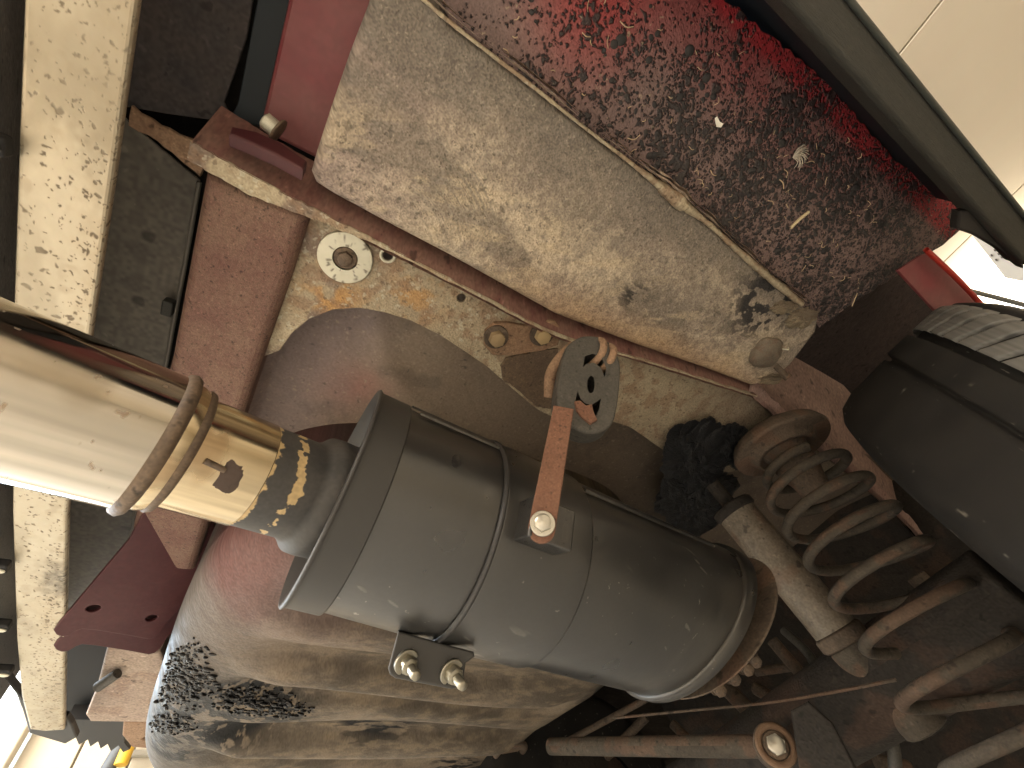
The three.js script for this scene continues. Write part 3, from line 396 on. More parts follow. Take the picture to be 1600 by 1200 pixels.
// ---------------------------------------------------------------- tow bracket and small things lower left
{
  const t = thing('tow_bracket', 'dark red double bracket plate with two holes below the crossmember', 'bracket');
  const o = [[203, 842], [225, 800], [330, 800], [345, 862], [300, 930], [262, 972], [250, 990], [241, 997], [232, 999], [200, 993], [150, 985], [128, 983], [119, 986], [106, 994], [96, 995], [88, 992], [84, 986], [92, 974]];
  const pa = onY(270, 860, 0.503), pb = onY(84, 986, 0.43), pc = onY(250, 990, 0.472), nn = pb.clone().sub(pa).cross(pc.clone().sub(pa)).normalize(); if (nn.y < 0) nn.negate(); const tow = plane(pa, nn, V(1, 0, 0)), tow2 = plane(pa.clone().addScaledVector(nn, 0.013), nn, V(1, 0, 0));
  part('plate', sheet(tow, o, 0.005, 0.0012, [[[146, 951], 0.009, 0.0065, 0.5], [[237, 966], 0.0085, 0.0065, 0.5]]), matMaroon, t);
  part('plate', sheet(tow2, o.map(([x, y]) => [x, y > 900 ? y + 24 : y]), 0.005, 0.0012), matMaroon, t);
  const b = thing('hanger_bracket', 'pinkish dusty bracket with a dark clip below the red plates', 'bracket');
  const pinkM = dusty(-1, 0, 3, 3, 1024, [0.26, 0.19, 0.16], [0.36, 0.28, 0.22], 0.7, 20, 0.001, 0.75, 0.25);
  part('plate', sheet(level(0.5), [[166, 1012], [250, 1020], [300, 1130], [140, 1128], [133, 1118], [150, 1075]], 0.05, 0.005, [], 3), pinkM, b);
  part('clip', rod(onY(152, 1074, 0.48), onY(184, 1052, 0.49), 0.009, 16), matRubber, b);
  const f = thing('rear_cross_brace', 'brown box beam behind the ribbed pan at the bottom left', 'beam');
  part('beam', sheet(level(0.54), [[192, 1128], [300, 1128], [420, 1190], [350, 1190], [300, 1176], [205, 1168], [190, 1150]], 0.05, 0.005, [[[229, 1155], 0.009]], 3), matRust, f);
  part('dark_liner', sheet(level(0.60), [[80, 955], [200, 960], [320, 1000], [320, 1090], [200, 1131], [112, 1138], [70, 1140], [60, 1000]], 0.01, 0.002), plain(0.006, 0.006, 0.007, 0.8), body, 'black liner behind the bumper corner');
  const s = thing('serrated_strip', 'black serrated rubber edge against the bright wall', 'trim');
  const pts = [[104, 1124], [194, 1126], [194, 1160], [203, 1171], [192, 1176], [185, 1165], [173, 1174], [168, 1163], [157, 1170], [153, 1159], [141, 1167], [137, 1156], [123, 1164], [118, 1153], [104, 1150]];
  part('strip', sheet(level(0.56), pts, 0.03, 0.001), plain(0.014, 0.014, 0.015, 0.6), s);
}
// ---------------------------------------------------------------- ribbed pan (spare wheel well)
{
  const t = thing('spare_wheel_well', 'ribbed dusty metal pan with black soot stains at the bottom', 'wheel well');
  const cx = 0.365, cz = -0.89, ax = 0.405, az = 0.44, yb = 0.335, top = 0.6;
  const n = 4.2;
  const f = (u, v) => {
    const a = v * Math.PI * 2, ca = Math.cos(a), sa = Math.sin(a); const rr = 1 / Math.pow(Math.pow(Math.abs(ca), n) + Math.pow(Math.abs(sa), n), 1 / n);
    let r, y; const R = 0.12; // rounded shoulder
    const flat = 0.66; if (u < flat) { r = (u / flat) * 0.76; y = 0; } else { const q = (u - flat) / (1 - flat); const th = Math.min(1, q / 0.6) * Math.PI / 2; r = 0.76 + 0.24 * Math.sin(th); y = (1 - Math.cos(th)) * 0.085 + (q > 0.6 ? (q - 0.6) / 0.4 * (top - yb - 0.085) : 0); }
    let x = cx + ax * rr * r * ca, z = cz + az * rr * r * sa; if (x > 0.65) x -= 0.0; x += 0.0;
    if (ca > 0) x -= 0.28 * clamp(-(z + 0.80)) * ca * r * 0.9;
    const zz = z + 0.05 * ss(0.1, 0.65, x) * 0.6, m = ss(0.03, 0.12, x) * ss(0.70, 0.58, x) * ss(1, 0.8, r);
    { const c = Math.cos((zz + 0.03 + 0.012 * Math.sin(x * 9 + zz * 20)) * Math.PI * 2 / 0.118); y += -(0.016 + 0.006 * Math.sin(zz * 31)) * Math.sign(c) * Math.pow(Math.abs(c), 0.7) * m; } - 0.012 * stain(x, z, { x: 0.02, y: -0.85 }, 0.04) + 0.004 * (fbm(x * 14, z * 14, 3) - 0.5);
    return V(x, yb + y, z);
  };
  part('pan', gridSolid(f, 110, 320, V(0, 0.003, 0)), matWell, t);
  const pr = (p) => { const x = p.dot(toWorld(1, 0, 0)), y = p.dot(toWorld(0, 1, 0)), z = p.dot(toWorld(0, 0, 1)); return [800 + 700 * x / z, 600 + 700 * y / z]; };
  const lumps = [], ico = new THREE.IcosahedronGeometry(1, 1);
  for (let i = 0; i < 60000 && lumps.length < 900; i++) { const u = 0.3 + 0.5 * rnd(), v = 0.4 + 0.35 * rnd(), q = f(u, v), [px, py] = pr(q); const a = Math.hypot((px - 285) / 60, (py - 1055) / 62), b = Math.hypot((px - 400) / 95, (py - 1095 - (px - 400) * 0.12) / 26), c = Math.hypot((px - 270) / 45, (py - 1130) / 20); if (Math.min(a, b, c) > 0.35 + 0.65 * rnd()) continue; const s = 0.0011 + 0.0032 * rnd() * rnd(); const g = ico.clone(); g.scale(s * (0.6 + 1.6 * rnd()), s * 0.7, s * (0.6 + rnd())); g.rotateY(rnd() * 6); g.rotateX(rnd()); g.translate(q.x, q.y - 0.0006, q.z); lumps.push(g); }
  const lm = part('tar_crumbs', merged(lumps), plain(0.008, 0.008, 0.009, 0.42), t); lm.userData.kind = 'stuff';
  const d = onY(797, 1172, 0.33); part('drain_ring', new THREE.TorusGeometry(0.03, 0.009, 12, 36).rotateX(Math.PI / 2).translate(d.x, d.y, d.z), matDirty, t); part('drain_plug', rod(V(d.x, d.y + 0.02, d.z), V(d.x, d.y - 0.004, d.z), 0.02), matBurnt, t);
  part('edge_flange', tube([onY(1010, 1092, 0.345), onY(930, 1135, 0.345), onY(850, 1178, 0.345), onY(790, 1215, 0.345)], 0.007, 40, 8), matDirty, t);
}
// ---------------------------------------------------------------- exhaust
const mAx = V(0.99, -0.132, -0.042).normalize(), mP = V(0.028, 0.318, -0.339), MR = 0.1;
{
  const t = thing('exhaust_muffler', 'black exhaust muffler with a wide polished tail pipe running off to the left', 'muffler', null, mP);
  const mf = axisFrame(mAx); const rot = (g) => g.applyMatrix4(mf);
  const mInv = mf.clone().setPosition(mP).invert();
  const hitCyl = (px, py, R) => { const o = V(0, 0, 0).applyMatrix4(mInv), d = ray(px, py).add(mP).applyMatrix4(mInv); d.sub(V(0, 0, 0).add(mP).applyMatrix4(mInv)); const A = d.y * d.y + d.z * d.z, B = o.y * d.y + o.z * d.z, C = o.y * o.y + o.z * o.z - R * R, q = (-B - Math.sqrt(Math.max(0, B * B - A * C))) / A; return o.addScaledVector(d, q); };
  const cylUV = (g, R) => { const uv = g.attributes.uv, p = g.attributes.position; for (let i = 0; i < p.count; i++) uv.setXY(i, p.getX(i), (uv.getX(i) - 0.5) * Math.PI * 2 * R); return g; };
  const lowSide = hitCyl(800, 1034, 0.1), lowDir = new THREE.Vector2(lowSide.y, lowSide.z).normalize();
  const slant = (g) => { const p = g.attributes.position; g.computeBoundingBox(); if (g.boundingBox.max.x < 0.28) return g; for (let i = 0; i < p.count; i++) { const x = p.getX(i), f = ss(0.27, 0.56, x) + Math.max(0, x - 0.53) * 3; if (f > 0) p.setX(i, x - f * (0.058 * (p.getY(i) * lowDir.x + p.getZ(i) * lowDir.y) / 0.1 + 0.030)); } g.computeVertexNormals(); return g; };
  const L = (pr, R = MR) => { const fine = []; for (let i = 0; i < pr.length - 1; i++) { const [a, b] = [pr[i], pr[i + 1]], n = Math.max(1, Math.round(Math.abs(b[0] - a[0]) / 0.02)); for (let k = 0; k < n; k++) fine.push([a[0] + (b[0] - a[0]) * k / n, a[1] + (b[1] - a[1]) * k / n]); } fine.push(pr[pr.length - 1]); return rot(slant(cylUV(lathe0(fine, 96), R))); };
  part('shell', L([[0.05, 0.098], [0.165, 0.0995], [0.3, 0.0985], [0.512, 0.0965]]), matBlack, t);
  part('end_rim', L([[0.046, 0.086], [0.0325, 0.1], [0.033, 0.1030], [0.0345, 0.1042], [0.0362, 0.1030], [0.0365, 0.1022], [0.04, 0.1018], [0.064, 0.1014], [0.0655, 0.1012], [0.066, 0.0985], [0.05, 0.092]]), matRim, t);
  part('end_cap', L([[0.05, 0.1], [0.052, 0.09], [0.062, 0.06], [0.062, 0.0]]), plain(0.02, 0.02, 0.021, 0.5), t);
  part('front_rim', L([[0.505, 0.096], [0.507, 0.1015], [0.525, 0.1015], [0.53, 0.097]]), matBlack, t);
  part('front_cap', L([[0.525, 0.0985], [0.532, 0.094], [0.54, 0.08], [0.546, 0.04], [0.547, 0]]), matBlack, t);
  { const g = lathe([[0, 0], [0, 0.094], [0.003, 0.0955], [0.006, 0.094], [0.006, 0]], 64); g.translate(0.560, 0.0, 0.006); part('heat_disc', rot(slant(g)), matDirty, t); }
  // clamp band and its seams: each edge a slightly raised rim
  part('band', L([[0.166, 0.0985], [0.166, 0.1022], [0.168, 0.1030], [0.262, 0.1020], [0.264, 0.1008], [0.264, 0.0975]]), matBlack, t);
  part('band_edge', L([[0.1625, 0.1005], [0.1635, 0.1042], [0.1665, 0.1042], [0.1675, 0.1005]]), plain(0.03, 0.03, 0.031, 0.45), t);
  const seamAng = (px, py) => { const h = hitCyl(px, py, 0.1); return Math.atan2(h.z, h.y); };
  const lap = (s0, s1, a, w, name) => part(name, rot(gridSolid((u, v) => { const s = s0 + (s1 - s0) * u, an = a + (v - 0.5) * w, R = 0.1003 + 0.0022 * Math.sin(Math.PI * v); return V(s, R * Math.cos(an), R * Math.sin(an)); }, 60, 10, V(0, 0, 0.0002), (p) => [p.x, p.z])), matBlack, t);
  lap(0.075, 0.166, seamAng(735, 682), 0.05, 'lap_seam'); lap(0.068, 0.166, seamAng(725, 668) , 0.09, 'lap_seam'); lap(0.266, 0.46, seamAng(1040, 822), 0.05, 'lap_seam');
  // strap block
  const h = hitCyl(832, 830, 0.1), an = Math.atan2(h.z, h.y), lb = (g, s, a, r) => { g.rotateX(a); g.translate(s, r * Math.cos(a), r * Math.sin(a)); return rot(g); };
  // local frame at the block: x along the axis, y radial
  part('strap_block', lb(box(0.044, 0.028, 0.036, 0.002), h.x + 0.004, an - 0.04, 0.112), matBlack, t);
  // clamp tab under the band with two studs
  const k = hitCyl(690, 995, 0.1); const tabPl = plane(mP.clone().add(V(k.x, k.y, k.z).applyMatrix4(mf)), ray(672, 1030).normalize(), V(1, 0, 0));
  const shift = (g) => g.translate(-mP.x, -mP.y, -mP.z);
  part('clamp_tab', shift(sheet(tabPl, [[622, 985], [690, 1005], [740, 1018], [742, 1026], [728, 1036], [724, 1062], [716, 1074], [706, 1077], [618, 1060], [609, 1054], [606, 1044]], 0.01, 0.002, [], 3)), plain(0.028, 0.027, 0.026, 0.5), t);
  for (const [px, py, qx, qy] of [[634, 1033, 646, 1052], [704, 1048, 718, 1062]]) {
    const p = tabPl.o.clone().addScaledVector(tabPl.e1, hit(tabPl, [px, py]).x).addScaledVector(tabPl.e2, hit(tabPl, [px, py]).y).sub(mP);
    const dir = V(0.45, -0.75, 0.25).normalize().addScaledVector(tabPl.n, -0.6).normalize(); const [a, b, w] = hexBolt(0.0075, 0.006, 0.0105); const m4 = axisFrame(dir).setPosition(p);
    const bo = part('stud_nut', merged([a, b]).applyMatrix4(m4), matStud, t); part('washer', w.applyMatrix4(m4), matStud, bo); const th = []; for (let i = 0; i < 8; i++) th.push([0.006 + i * 0.002, i % 2 ? 0.0038 : 0.0043]); th.push([0.022, 0.0035], [0.0222, 0]); part('thread', lathe(th, 20).applyMatrix4(m4), matStud, bo);
  }
  // clamp at the front end
  const fc = [[1118, 1072], [1140, 1055], [1160, 1040], [1172, 1028]]; for (let i = 0; i < 4; i++) { const p = atD(fc[i][0], fc[i][1], 0.57).sub(mP); part('clamp_nut', merged(hexBolt(0.008, 0.010, 0.010)).applyMatrix4(axisFrame(V(-0.3, -0.6, 0.5)).setPosition(p)), i % 2 ? matDirty : matBurnt, t); }
  // pipe
  const tAx = V(0.953, 0.111, -0.283).normalize(), tP = V(-0.115, 0.275, -0.281).sub(mP), tf = axisFrame(tAx).setPosition(tP);
  const T = (pr, R) => cylUV(lathe0(pr, 96), R).applyMatrix4(tf);
  part('tail_pipe', T([[-0.62, 0.045], [-0.62, 0.05], [-0.3, 0.0505], [0.046, 0.0495], [0.05, 0.046]], 0.05), matChrome, t, 'wide polished tail pipe with brown heat stains');
  part('flare_ring', T([[0.040, 0.049], [0.0415, 0.052], [0.0455, 0.0535], [0.049, 0.0515], [0.051, 0.046]], 0.05), matBurnt, t);
  part('flare_ring', T([[0.0555, 0.042], [0.0565, 0.0458], [0.0595, 0.047], [0.0625, 0.0458], [0.064, 0.042]], 0.05), matBurnt, t);
  part('ring_groove', T([[0.049, 0.047], [0.053, 0.0475], [0.058, 0.046]], 0.05), matBrass, t);
  part('sleeve', T([[0.05, 0.0418], [0.112, 0.0422], [0.1135, 0.0405]], 0.042), matBrass, t, 'gold heat-tinted sleeve');
  part('neck', T([[0.108, 0.0405], [0.115, 0.0412], [0.152, 0.0418], [0.158, 0.045], [0.163, 0.0505], [0.17, 0.0515], [0.205, 0.0515], [0.225, 0.0515]], 0.045), matNeck, t, 'black pipe neck with flaked paint band');
  { // slot and rust blister on the sleeve
    const ti = tf.clone().invert(), cp = (px, py) => { const o = mP.clone().negate().applyMatrix4(ti), e = ray(px, py).sub(mP).applyMatrix4(ti).sub(o); const A = e.y * e.y + e.z * e.z, B = o.y * e.y + o.z * e.z, C = o.y * o.y + o.z * o.z - 0.0424 ** 2; return o.addScaledVector(e, (-B - Math.sqrt(Math.max(0, B * B - A * C))) / A).applyMatrix4(tf); };
    part('slot', tube([cp(320, 720), cp(335, 727), cp(352, 735)], 0.0022, 16, 8), matBurnt, t);
    const bl = new THREE.IcosahedronGeometry(0.0105, 4); const q = bl.attributes.position, c = cp(357, 746); for (let i = 0; i < q.count; i++) { const s = 0.65 + 0.7 * fbm(q.getX(i) * 260 + 5, q.getY(i) * 260 + q.getZ(i) * 180, 3); q.setXYZ(i, q.getX(i) * s, q.getY(i) * s, q.getZ(i) * s); } bl.computeVertexNormals(); const nrm = c.clone().sub(tP.clone().addScaledVector(tAx, 0.1)).normalize(); bl.applyMatrix4(axisFrame(nrm).scale(V(0.16, 1, 0.8)).setPosition(c)); part('rust_blister', bl, plain(0.07, 0.05, 0.042, 0.85), t);
  }
  // strap from the block up to the rubber
  const s = thing('hanger_strap', 'rusty flat strap bolted to the muffler block below the rubber hanger', 'strap');
  const b0 = atD(846, 828, 0.372), b1 = atD(880, 640, 0.425), d = b1.clone().sub(b0), toCam = b0.clone().negate().normalize(), z = toCam.clone().addScaledVector(d.clone().normalize(), -toCam.dot(d.clone().normalize())).normalize(), y = d.clone().normalize(), x = new THREE.Vector3().crossVectors(y, z);
  const Ln = d.length(), sh = new THREE.Shape(); sh.moveTo(-0.0098, 0); sh.absarc(0, 0, 0.0105, Math.PI, 2 * Math.PI); sh.lineTo(0.0088, Ln); sh.lineTo(-0.0088, Ln); const g = new THREE.ExtrudeGeometry(sh, { depth: 0.0035, bevelEnabled: true, bevelSize: 0.0008, bevelThickness: 0.0008, bevelSegments: 2 });
  g.rotateY(0.0); g.applyMatrix4(new THREE.Matrix4().makeBasis(x, y, z).setPosition(b0)); part('strap', g, matStrap, s);
  boltAt(s, 'bolt', b0.clone().addScaledVector(z, 0.0045).addScaledVector(y, 0.004), z.clone(), 0.0078, 0.006, 0.0105, matBrightBolt, matBrightBolt);
}
{ // rubber hanger, hooks, rusty bracket
  const t = thing('rubber_hanger', 'black oblong rubber exhaust hanger with cut-outs on rusty hooks', 'rubber hanger');
  const top = atD(932, 545, 0.475), bot = atD(905, 668, 0.43), c = top.clone().add(bot).multiplyScalar(0.5), y = top.clone().sub(bot).normalize(), n0 = c.clone().normalize().multiplyScalar(-1).add(V(0.0, -0.05, 0.5)), z = n0.addScaledVector(y, -n0.dot(y)).normalize(), x = new THREE.Vector3().crossVectors(y, z);
  const pl = { o: c.clone(), e1: x, e2: y, n: z };
  const out = [[896, 538], [912, 531], [935, 533], [954, 546], [963, 570], [963, 600], [958, 640], [950, 664], [932, 675], [908, 674], [886, 660], [874, 640], [873, 610], [880, 570], [886, 548]].map((p) => hit(pl, p));
  const cv = new THREE.SplineCurve([...out, out[0]]).getPoints(80); cv.pop(); const s = new THREE.Shape(cv);
  const hole = (pts, smooth) => { let q = pts.map((p) => hit(pl, p)); if (smooth) { q = new THREE.SplineCurve([...q, q[0]]).getPoints(30); q.pop(); } s.holes.push(new THREE.Path(q)); };
  hole([[921, 590], [926, 594], [927, 608], [923, 617], [917, 614], [916, 598]], true);
  hole([[912, 560], [924, 556], [938, 562], [945, 578], [943, 593], [937, 578], [926, 570], [914, 572], [909, 578]], false);
  hole([[901, 614], [905, 626], [912, 633], [922, 636], [930, 631], [937, 626], [934, 642], [928, 656], [915, 655], [900, 641], [897, 630]], false);
  const g = new THREE.ExtrudeGeometry(s, { depth: 0.024, bevelEnabled: true, bevelSize: 0.0025, bevelThickness: 0.0025, bevelSegments: 3, curveSegments: 12 }); g.translate(0, 0, -0.022);
  part('rubber_block', place(g, pl), matRubber, t);
  const P = (px, py, dz) => { const h = hit(pl, [px, py]); return pl.o.clone().addScaledVector(x, h.x).addScaledVector(y, h.y).addScaledVector(z, dz); };
  const b = thing('rusty_hook_bracket', 'rusty two-bolt bracket with curled hooks holding the rubber hanger', 'bracket');
  part('plate', sheet(level(0.5105), [[758, 518], [772, 506], [792, 505], [820, 510], [845, 502], [868, 502], [880, 518], [872, 540], [850, 548], [800, 556], [770, 556], [756, 540]], 0.008, 0.002, [], 2), matRust, b);
  for (const [px, py] of [[775, 526], [846, 522]]) { const p = onY(px, py, 0.510); boltAt(b, 'bolt', p, V(0.02, -1, 0.05), 0.0108, 0.009, 0.0165, px < 800 ? plain(0.3, 0.22, 0.125, 0.85) : plain(0.36, 0.265, 0.14, 0.85), matDirty); }
  const tor = new THREE.TorusGeometry;
  part('hook', tube([P(928, 532, -0.03), P(934, 530, -0.004), P(940, 540, 0.006), P(938, 556, 0.005), P(926, 566, -0.01), P(916, 570, -0.03)], 0.004, 40, 12), matRust, b);
  part('hook', tube([P(940, 540, -0.03), P(948, 538, -0.004), P(956, 550, 0.005), P(952, 566, 0.004), P(942, 574, -0.01), P(934, 578, -0.03)], 0.004, 40, 12), matRust, b);
  part('hook_rod', tube([P(900, 530, -0.012), P(882, 545, -0.02), P(870, 562, -0.03), P(872, 590, -0.045)], 0.0062, 30, 12), matRust, b);
  part('rust_patch', sheet(level(0.5155), [[782, 572], [790, 560], [840, 548], [872, 545], [880, 575], [872, 620], [860, 640], [838, 636], [812, 612], [786, 594]], 0.004, 0.001, [], 2, 0.003), matBurnt, b);
  // end of the strap pin through the lower cut-out
  part('pin_end', place(new THREE.ExtrudeGeometry(new THREE.Shape([[897, 633], [903, 632], [912, 640], [921, 638], [922, 646], [928, 660], [920, 665], [908, 656], [900, 646]].map((p) => hit(pl, p))), { depth: 0.02, bevelEnabled: true, bevelSize: 0.001, bevelThickness: 0.001, bevelSegments: 2 }).translate(0, 0, -0.013), pl), matStrap, scene.children.find((o) => o.name === 'hanger_strap'));
}
// ---------------------------------------------------------------- suspension
{
  const a = V(0.743, 0.455, -0.185), b = V(0.785, 0.06, -0.238); const y = b.clone().sub(a), Ln = y.length(); const t = thing('coil_spring', 'dusty brown coil spring beside the tyre', 'spring', null, a);
  const m = axisFrame(y, V(1, 0, 0)), pts = [], turns = 7.4, N = 260; for (let i = 0; i <= N; i++) { const u = i / N, an = u * turns * Math.PI * 2 + 2.2, r = 0.068 * (0.72 + 0.28 * ss(0, 0.16, u)) + 0.006 * u, s = 0.02 + (Ln - 0.02) * Math.pow(u, 1.25); pts.push(V(s, r * Math.cos(an), r * Math.sin(an)).applyMatrix4(m)); }
  part('coil', metricTube(new THREE.CatmullRomCurve3(pts), 1000, 0.0074, 12), matSpring, t);
  part('upper_seat', lathe([[-0.05, 0.0], [-0.05, 0.05], [-0.035, 0.075], [-0.02, 0.082], [-0.012, 0.079], [-0.016, 0.06], [-0.004, 0.052], [-0.002, 0.045], [-0.01, 0.038], [0.01, 0.03], [0.012, 0.0]], 48).applyMatrix4(m), matDirty, t);
  part('bump_stop', lathe([[0.0, 0.0], [0.0, 0.03], [0.02, 0.034], [0.05, 0.026], [0.075, 0.022], [0.085, 0.0]], 32).applyMatrix4(m), matDirty, t);
}
{
  const a = atD(1150, 800, 0.81), b = atD(1310, 990, 0.68), e = atD(1450, 1140, 0.60); const t = thing('shock_absorber', 'pale dusty shock absorber tube behind the coil spring', 'shock absorber');
  part('dust_tube', rod(a.clone().lerp(b, -0.04), b, 0.034, 40, 0.033), matDamper, t); const d = b.clone().sub(a).normalize();
  part('top_stud', rod(a.clone().addScaledVector(d, -0.16), a.clone().addScaledVector(d, 0.01), 0.013, 20), matDirtyDark, t); part('top_cup', rod(a.clone().addScaledVector(d, -0.014), a.clone().addScaledVector(d, 0.004), 0.038, 36), matDirtyDark, t);
  part('collar', rod(b.clone().addScaledVector(d, -0.006), b.clone().addScaledVector(d, 0.016), 0.0365, 40), matDirty, t);
  part('lower_tube', rod(b.clone().addScaledVector(d, 0.014), e, 0.031, 40), matSpring, t);
}
{
  const t = thing('rear_axle', 'dark oily rear axle beam at the bottom right', 'axle');
  part('axle_tube', rod(V(0.93, 0.17, -1.15), V(0.86, 0.19, -0.12), 0.062, 40), matDirtyDark, t);
  part('spring_pan', sheet(plane(atD(1480, 1120, 0.72), ray(1480, 1080).add(V(0, 0.8, 0)), V(1, 0, 0)), [[1236, 1082], [1290, 1062], [1400, 1052], [1470, 1080], [1490, 1130], [1462, 1152], [1350, 1175], [1262, 1200], [1240, 1140]], 0.02, 0.004), matDirtyDark, t);
  const p = thing('panhard_rod', 'brown rod with a big bolted eye at the bottom right', 'rod');
  const e = atD(1210, 1166, 0.66), f = atD(860, 1166, 0.94); part('bar', rod(f, e, 0.015, 28), matSpring, p);
  const dir = e.clone().negate().normalize().add(V(0.1, 0.05, 0.1)).normalize(); const m = axisFrame(dir).setPosition(e);
  part('eye', lathe([[-0.03, 0], [-0.03, 0.027], [0.012, 0.0285], [0.016, 0.027], [0.016, 0.0]], 40).applyMatrix4(m), matDirty, p);
  part('eye_ring', new THREE.TorusGeometry(0.0225, 0.0045, 12, 40).rotateY(Math.PI / 2).translate(0.017, 0, 0).applyMatrix4(m), matRust, p);
  boltAt(p, 'bolt', e.clone().addScaledVector(dir, 0.015), dir, 0.0135, 0.008, 0.017, matBrightBolt, matBurnt);
  const c = thing('brake_cable', 'thin dark cable sagging across the shadows right of the pan', 'cable');
  part('cable', tube([atD(960, 1122, 0.85), atD(1060, 1112, 0.8), atD(1200, 1098, 0.72), atD(1320, 1078, 0.62), atD(1400, 1062, 0.58)], 0.0022, 60, 8), matDirty, c);
  const rods = [[[1206, 1000, 0.95], [1300, 1110, 0.85], 0.012], [[1180, 1050, 1.0], [1250, 1040, 0.95], 0.009], [[1180, 1075, 1.05], [1290, 1140, 0.9], 0.014], [[1010, 1120, 1.1], [930, 1200, 1.1], 0.01], [[1050, 1130, 1.2], [1120, 1200, 1.1], 0.012], [[1250, 1100, 0.9], [1300, 1200, 0.85], 0.014], [[1370, 1190, 0.8], [1420, 1200, 0.8], 0.012], [[1430, 900, 0.98], [1520, 985, 0.9], 0.02], [[1100, 1040, 1.25], [1180, 1120, 1.1], 0.02]];
  const names = ['slanted dark stay behind the muffler end disc', 'short curved pipe right of the muffler end', 'dark stay between muffler end and rod eye', 'thin pipe right of the ribbed pan, low in the shadow', 'dark pipe above the brown rod, bottom centre', 'brown stay just above the bolted rod eye', 'stub of pipe right of the bolted rod eye, bottom edge', 'dark arm seen through the coils of the spring', 'dark tube deep behind the muffler clamp nuts'];
  rods.forEach(([a, b, r], i) => { const q = thing('chassis_stay', names[i], 'stay'); part('bar', rod(atD(...a), atD(...b), r, 16), matDirty, q); });
  const ab = thing('axle_bracket', 'dark bracket plate welded to the axle between rod eye and spring', 'bracket');
  part('plate', sheet(plane(atD(1290, 1140, 0.6), ray(1290, 1140).add(V(0.3, 0.1, 0.2)), V(1, 0, 0)), [[1235, 1110], [1262, 1096], [1300, 1130], [1345, 1215], [1250, 1215]], 0.012, 0.003), matDirtyDark, ab);
  const ho = thing('brake_hose', 'dark rubber hose looping below the shock absorber', 'hose');
  part('hose', tube([atD(1225, 985, 0.9), atD(1262, 1020, 0.84), atD(1300, 1085, 0.76), atD(1345, 1100, 0.7), atD(1390, 1150, 0.66), atD(1400, 1230, 0.64)], 0.0085, 60, 12), matRubber, ho);
  const bk = thing('brake_backplate', 'round dark brake backing plate behind the lowest spring coils', 'brake plate', null, V(0.85, 0.2, -0.1));
  part('disc', lathe([[0, 0], [0, 0.12], [0.004, 0.126], [0.02, 0.128], [0.03, 0.12], [0.03, 0]], 48).rotateY(-Math.PI / 2), matDirtyDark, bk);
  part('floor_tunnel', moved(box(1.4, 0.02, 1.2, 0.004), 1.75, 0.62, -0.6), matShell, body);
  part('axle_bulkhead', sheet(plane(V(1.35, 0.3, -0.5), V(1, 0.2, 0), V(0, 0, 1)), [V(1.35, 0.7, 0.1), V(1.35, -0.05, 0.1), V(1.35, 0.1, -1.15), V(1.35, 0.7, -1.15)], 0.01, 0.002), matDirtyDark, body);
}
// ---------------------------------------------------------------- sooty crumpled patch
{
  const t = thing('soot_patch', 'black crumpled sooty underseal patch between muffler and spring', 'underseal');
  const mk = (px, py, d, sx, sy, sd) => { const g = new THREE.IcosahedronGeometry(1, 24), p = g.attributes.position; for (let i = 0; i < p.count; i++) { const x = p.getX(i), y = p.getY(i), z = p.getZ(i), s = 0.45 + 0.9 * fbm(x * 2.4 + sd, y * 2.4 + z * 1.8, 4) + 0.34 * Math.abs(noise(x * 7 + sd, y * 7 + z * 6) - 0.5) + 0.10 * noise(x * 18, y * 18 + z * 15); p.setXYZ(i, x * s * sx, y * s * sy, z * s * 0.011); } g.computeVertexNormals(); const c = onY(px, py, d); g.rotateX(Math.PI / 2); g.rotateY(0.5); g.translate(c.x, c.y, c.z); return g; };
  part('crumpled_lump', mk(1092, 716, 0.506, 0.085, 0.055, 3), matSoot, t); part('crumpled_lump', mk(1088, 785, 0.53, 0.11, 0.075, 8), matSoot, t); part('crumpled_lump', mk(1152, 700, 0.508, 0.06, 0.03, 14), matSoot, t);
  const fl = []; for (let i = 0; i < 110; i++) { const c = onY(1045 + 90 * rnd(), 765 + 58 * rnd(), 0.53), g = new THREE.BoxGeometry(0.004 + 0.008 * rnd(), 0.0008, 0.002 + 0.002 * rnd()); g.rotateX(rnd() * 3); g.rotateY(rnd() * 3); g.rotateZ(rnd() * 3); g.translate(c.x, c.y, c.z); fl.push(g); }
  const f = part('flakes', merged(fl), plain(0.03, 0.032, 0.036, 0.35), t); f.userData.kind = 'stuff';
}
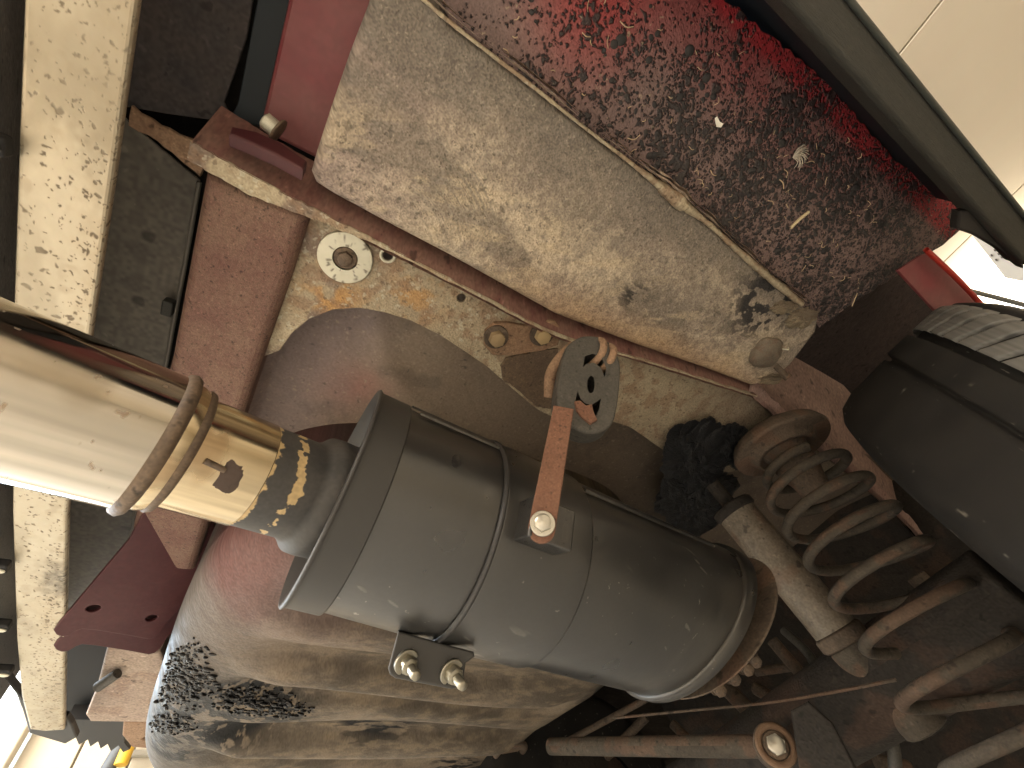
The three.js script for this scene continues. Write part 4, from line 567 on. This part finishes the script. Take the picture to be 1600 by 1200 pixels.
// ---------------------------------------------------------------- tyre
{ const t = thing('road_wheel', 'far tyre in deep shadow beyond the ribbed pan, bottom centre', 'tyre', null, V(0.86, 0.19, -1.1));
  const g = new THREE.LatheGeometry([[0.16, -0.07], [0.24, -0.085], [0.27, -0.07], [0.28, -0.03], [0.28, 0.03], [0.27, 0.07], [0.24, 0.085], [0.16, 0.07]].map((p) => new THREE.Vector2(...p)), 80); g.rotateX(Math.PI / 2); part('carcass', g, matTyre, t);
  part('rim_disc', lathe([[-0.05, 0], [-0.05, 0.17], [-0.03, 0.175], [0.03, 0.175], [0.03, 0]], 60).rotateY(Math.PI / 2), matDirtyDark, t); }
{
  const C = V(0.85, 0.20, 0), R = 0.28; const t = thing('road_wheel', 'black car tyre with sipes on its outer tread, right edge', 'tyre', null, C);
  const prof = [[-0.075, 0.17], [-0.0885, 0.205], [-0.0905, 0.235], [-0.084, 0.257], [-0.072, 0.270], [-0.05, 0.2765], [0.004, 0.2795], [0.012, 0.2795], [0.0145, 0.273], [0.0185, 0.273], [0.021, 0.283], [0.052, 0.283], [0.055, 0.273], [0.062, 0.273], [0.11, 0.273], [0.118, 0.262], [0.125, 0.235], [0.115, 0.17], [0.02, 0.165], [-0.075, 0.17]];
  const g = new THREE.LatheGeometry(prof.map((p) => new THREE.Vector2(p[1], p[0])), 140); g.rotateX(Math.PI / 2); { const uv = g.attributes.uv; for (let i = 0; i < uv.count; i++) uv.setXY(i, uv.getX(i) * 1.76, uv.getY(i) * 0.5); }
  part('carcass', g, matTyre, t);
  const NB = 60; let proto = null; const matTread = dusty(-1, -1, 2, 2, 512, [0.10, 0.1, 0.096], [0.2, 0.195, 0.18], 0.5, 20, 0.0006, 0.6);
  const da = Math.PI * 2 / NB, bg = gridSolid((u, v) => { const z = 0.0625 + 0.06 * v, a = (u - 0.5) * (da * 0.89) + (v - 0.2) * 0.16, r = R + 0.003 - 0.03 * ss(0.55, 1.05, v) - (u < 0.03 || u > 0.97 ? 0.004 : 0); return V(Math.cos(a) * r, Math.sin(a) * r, z); }, 10, 8, V(0, 0, 0)); { const p = bg.attributes.position, N = p.count / 2; for (let i = N; i < 2 * N; i++) { p.setX(i, p.getX(i) * 0.955); p.setY(i, p.getY(i) * 0.955); } }
  for (let i = 0; i < NB; i++) { const m = part('tread_block', bg, matTread, t); m.rotation.z = i * da; }
  part('steel_rim', (() => { const q = new THREE.LatheGeometry([[-0.07, 0.16], [-0.078, 0.178], [-0.07, 0.182], [-0.05, 0.165], [0.1, 0.16]].map((p) => new THREE.Vector2(p[1], p[0])), 80); q.rotateX(Math.PI / 2); return q; })(), plain(0.3, 0.3, 0.3, 0.5, 0.4), t);
}
renderer.render(scene, camera);
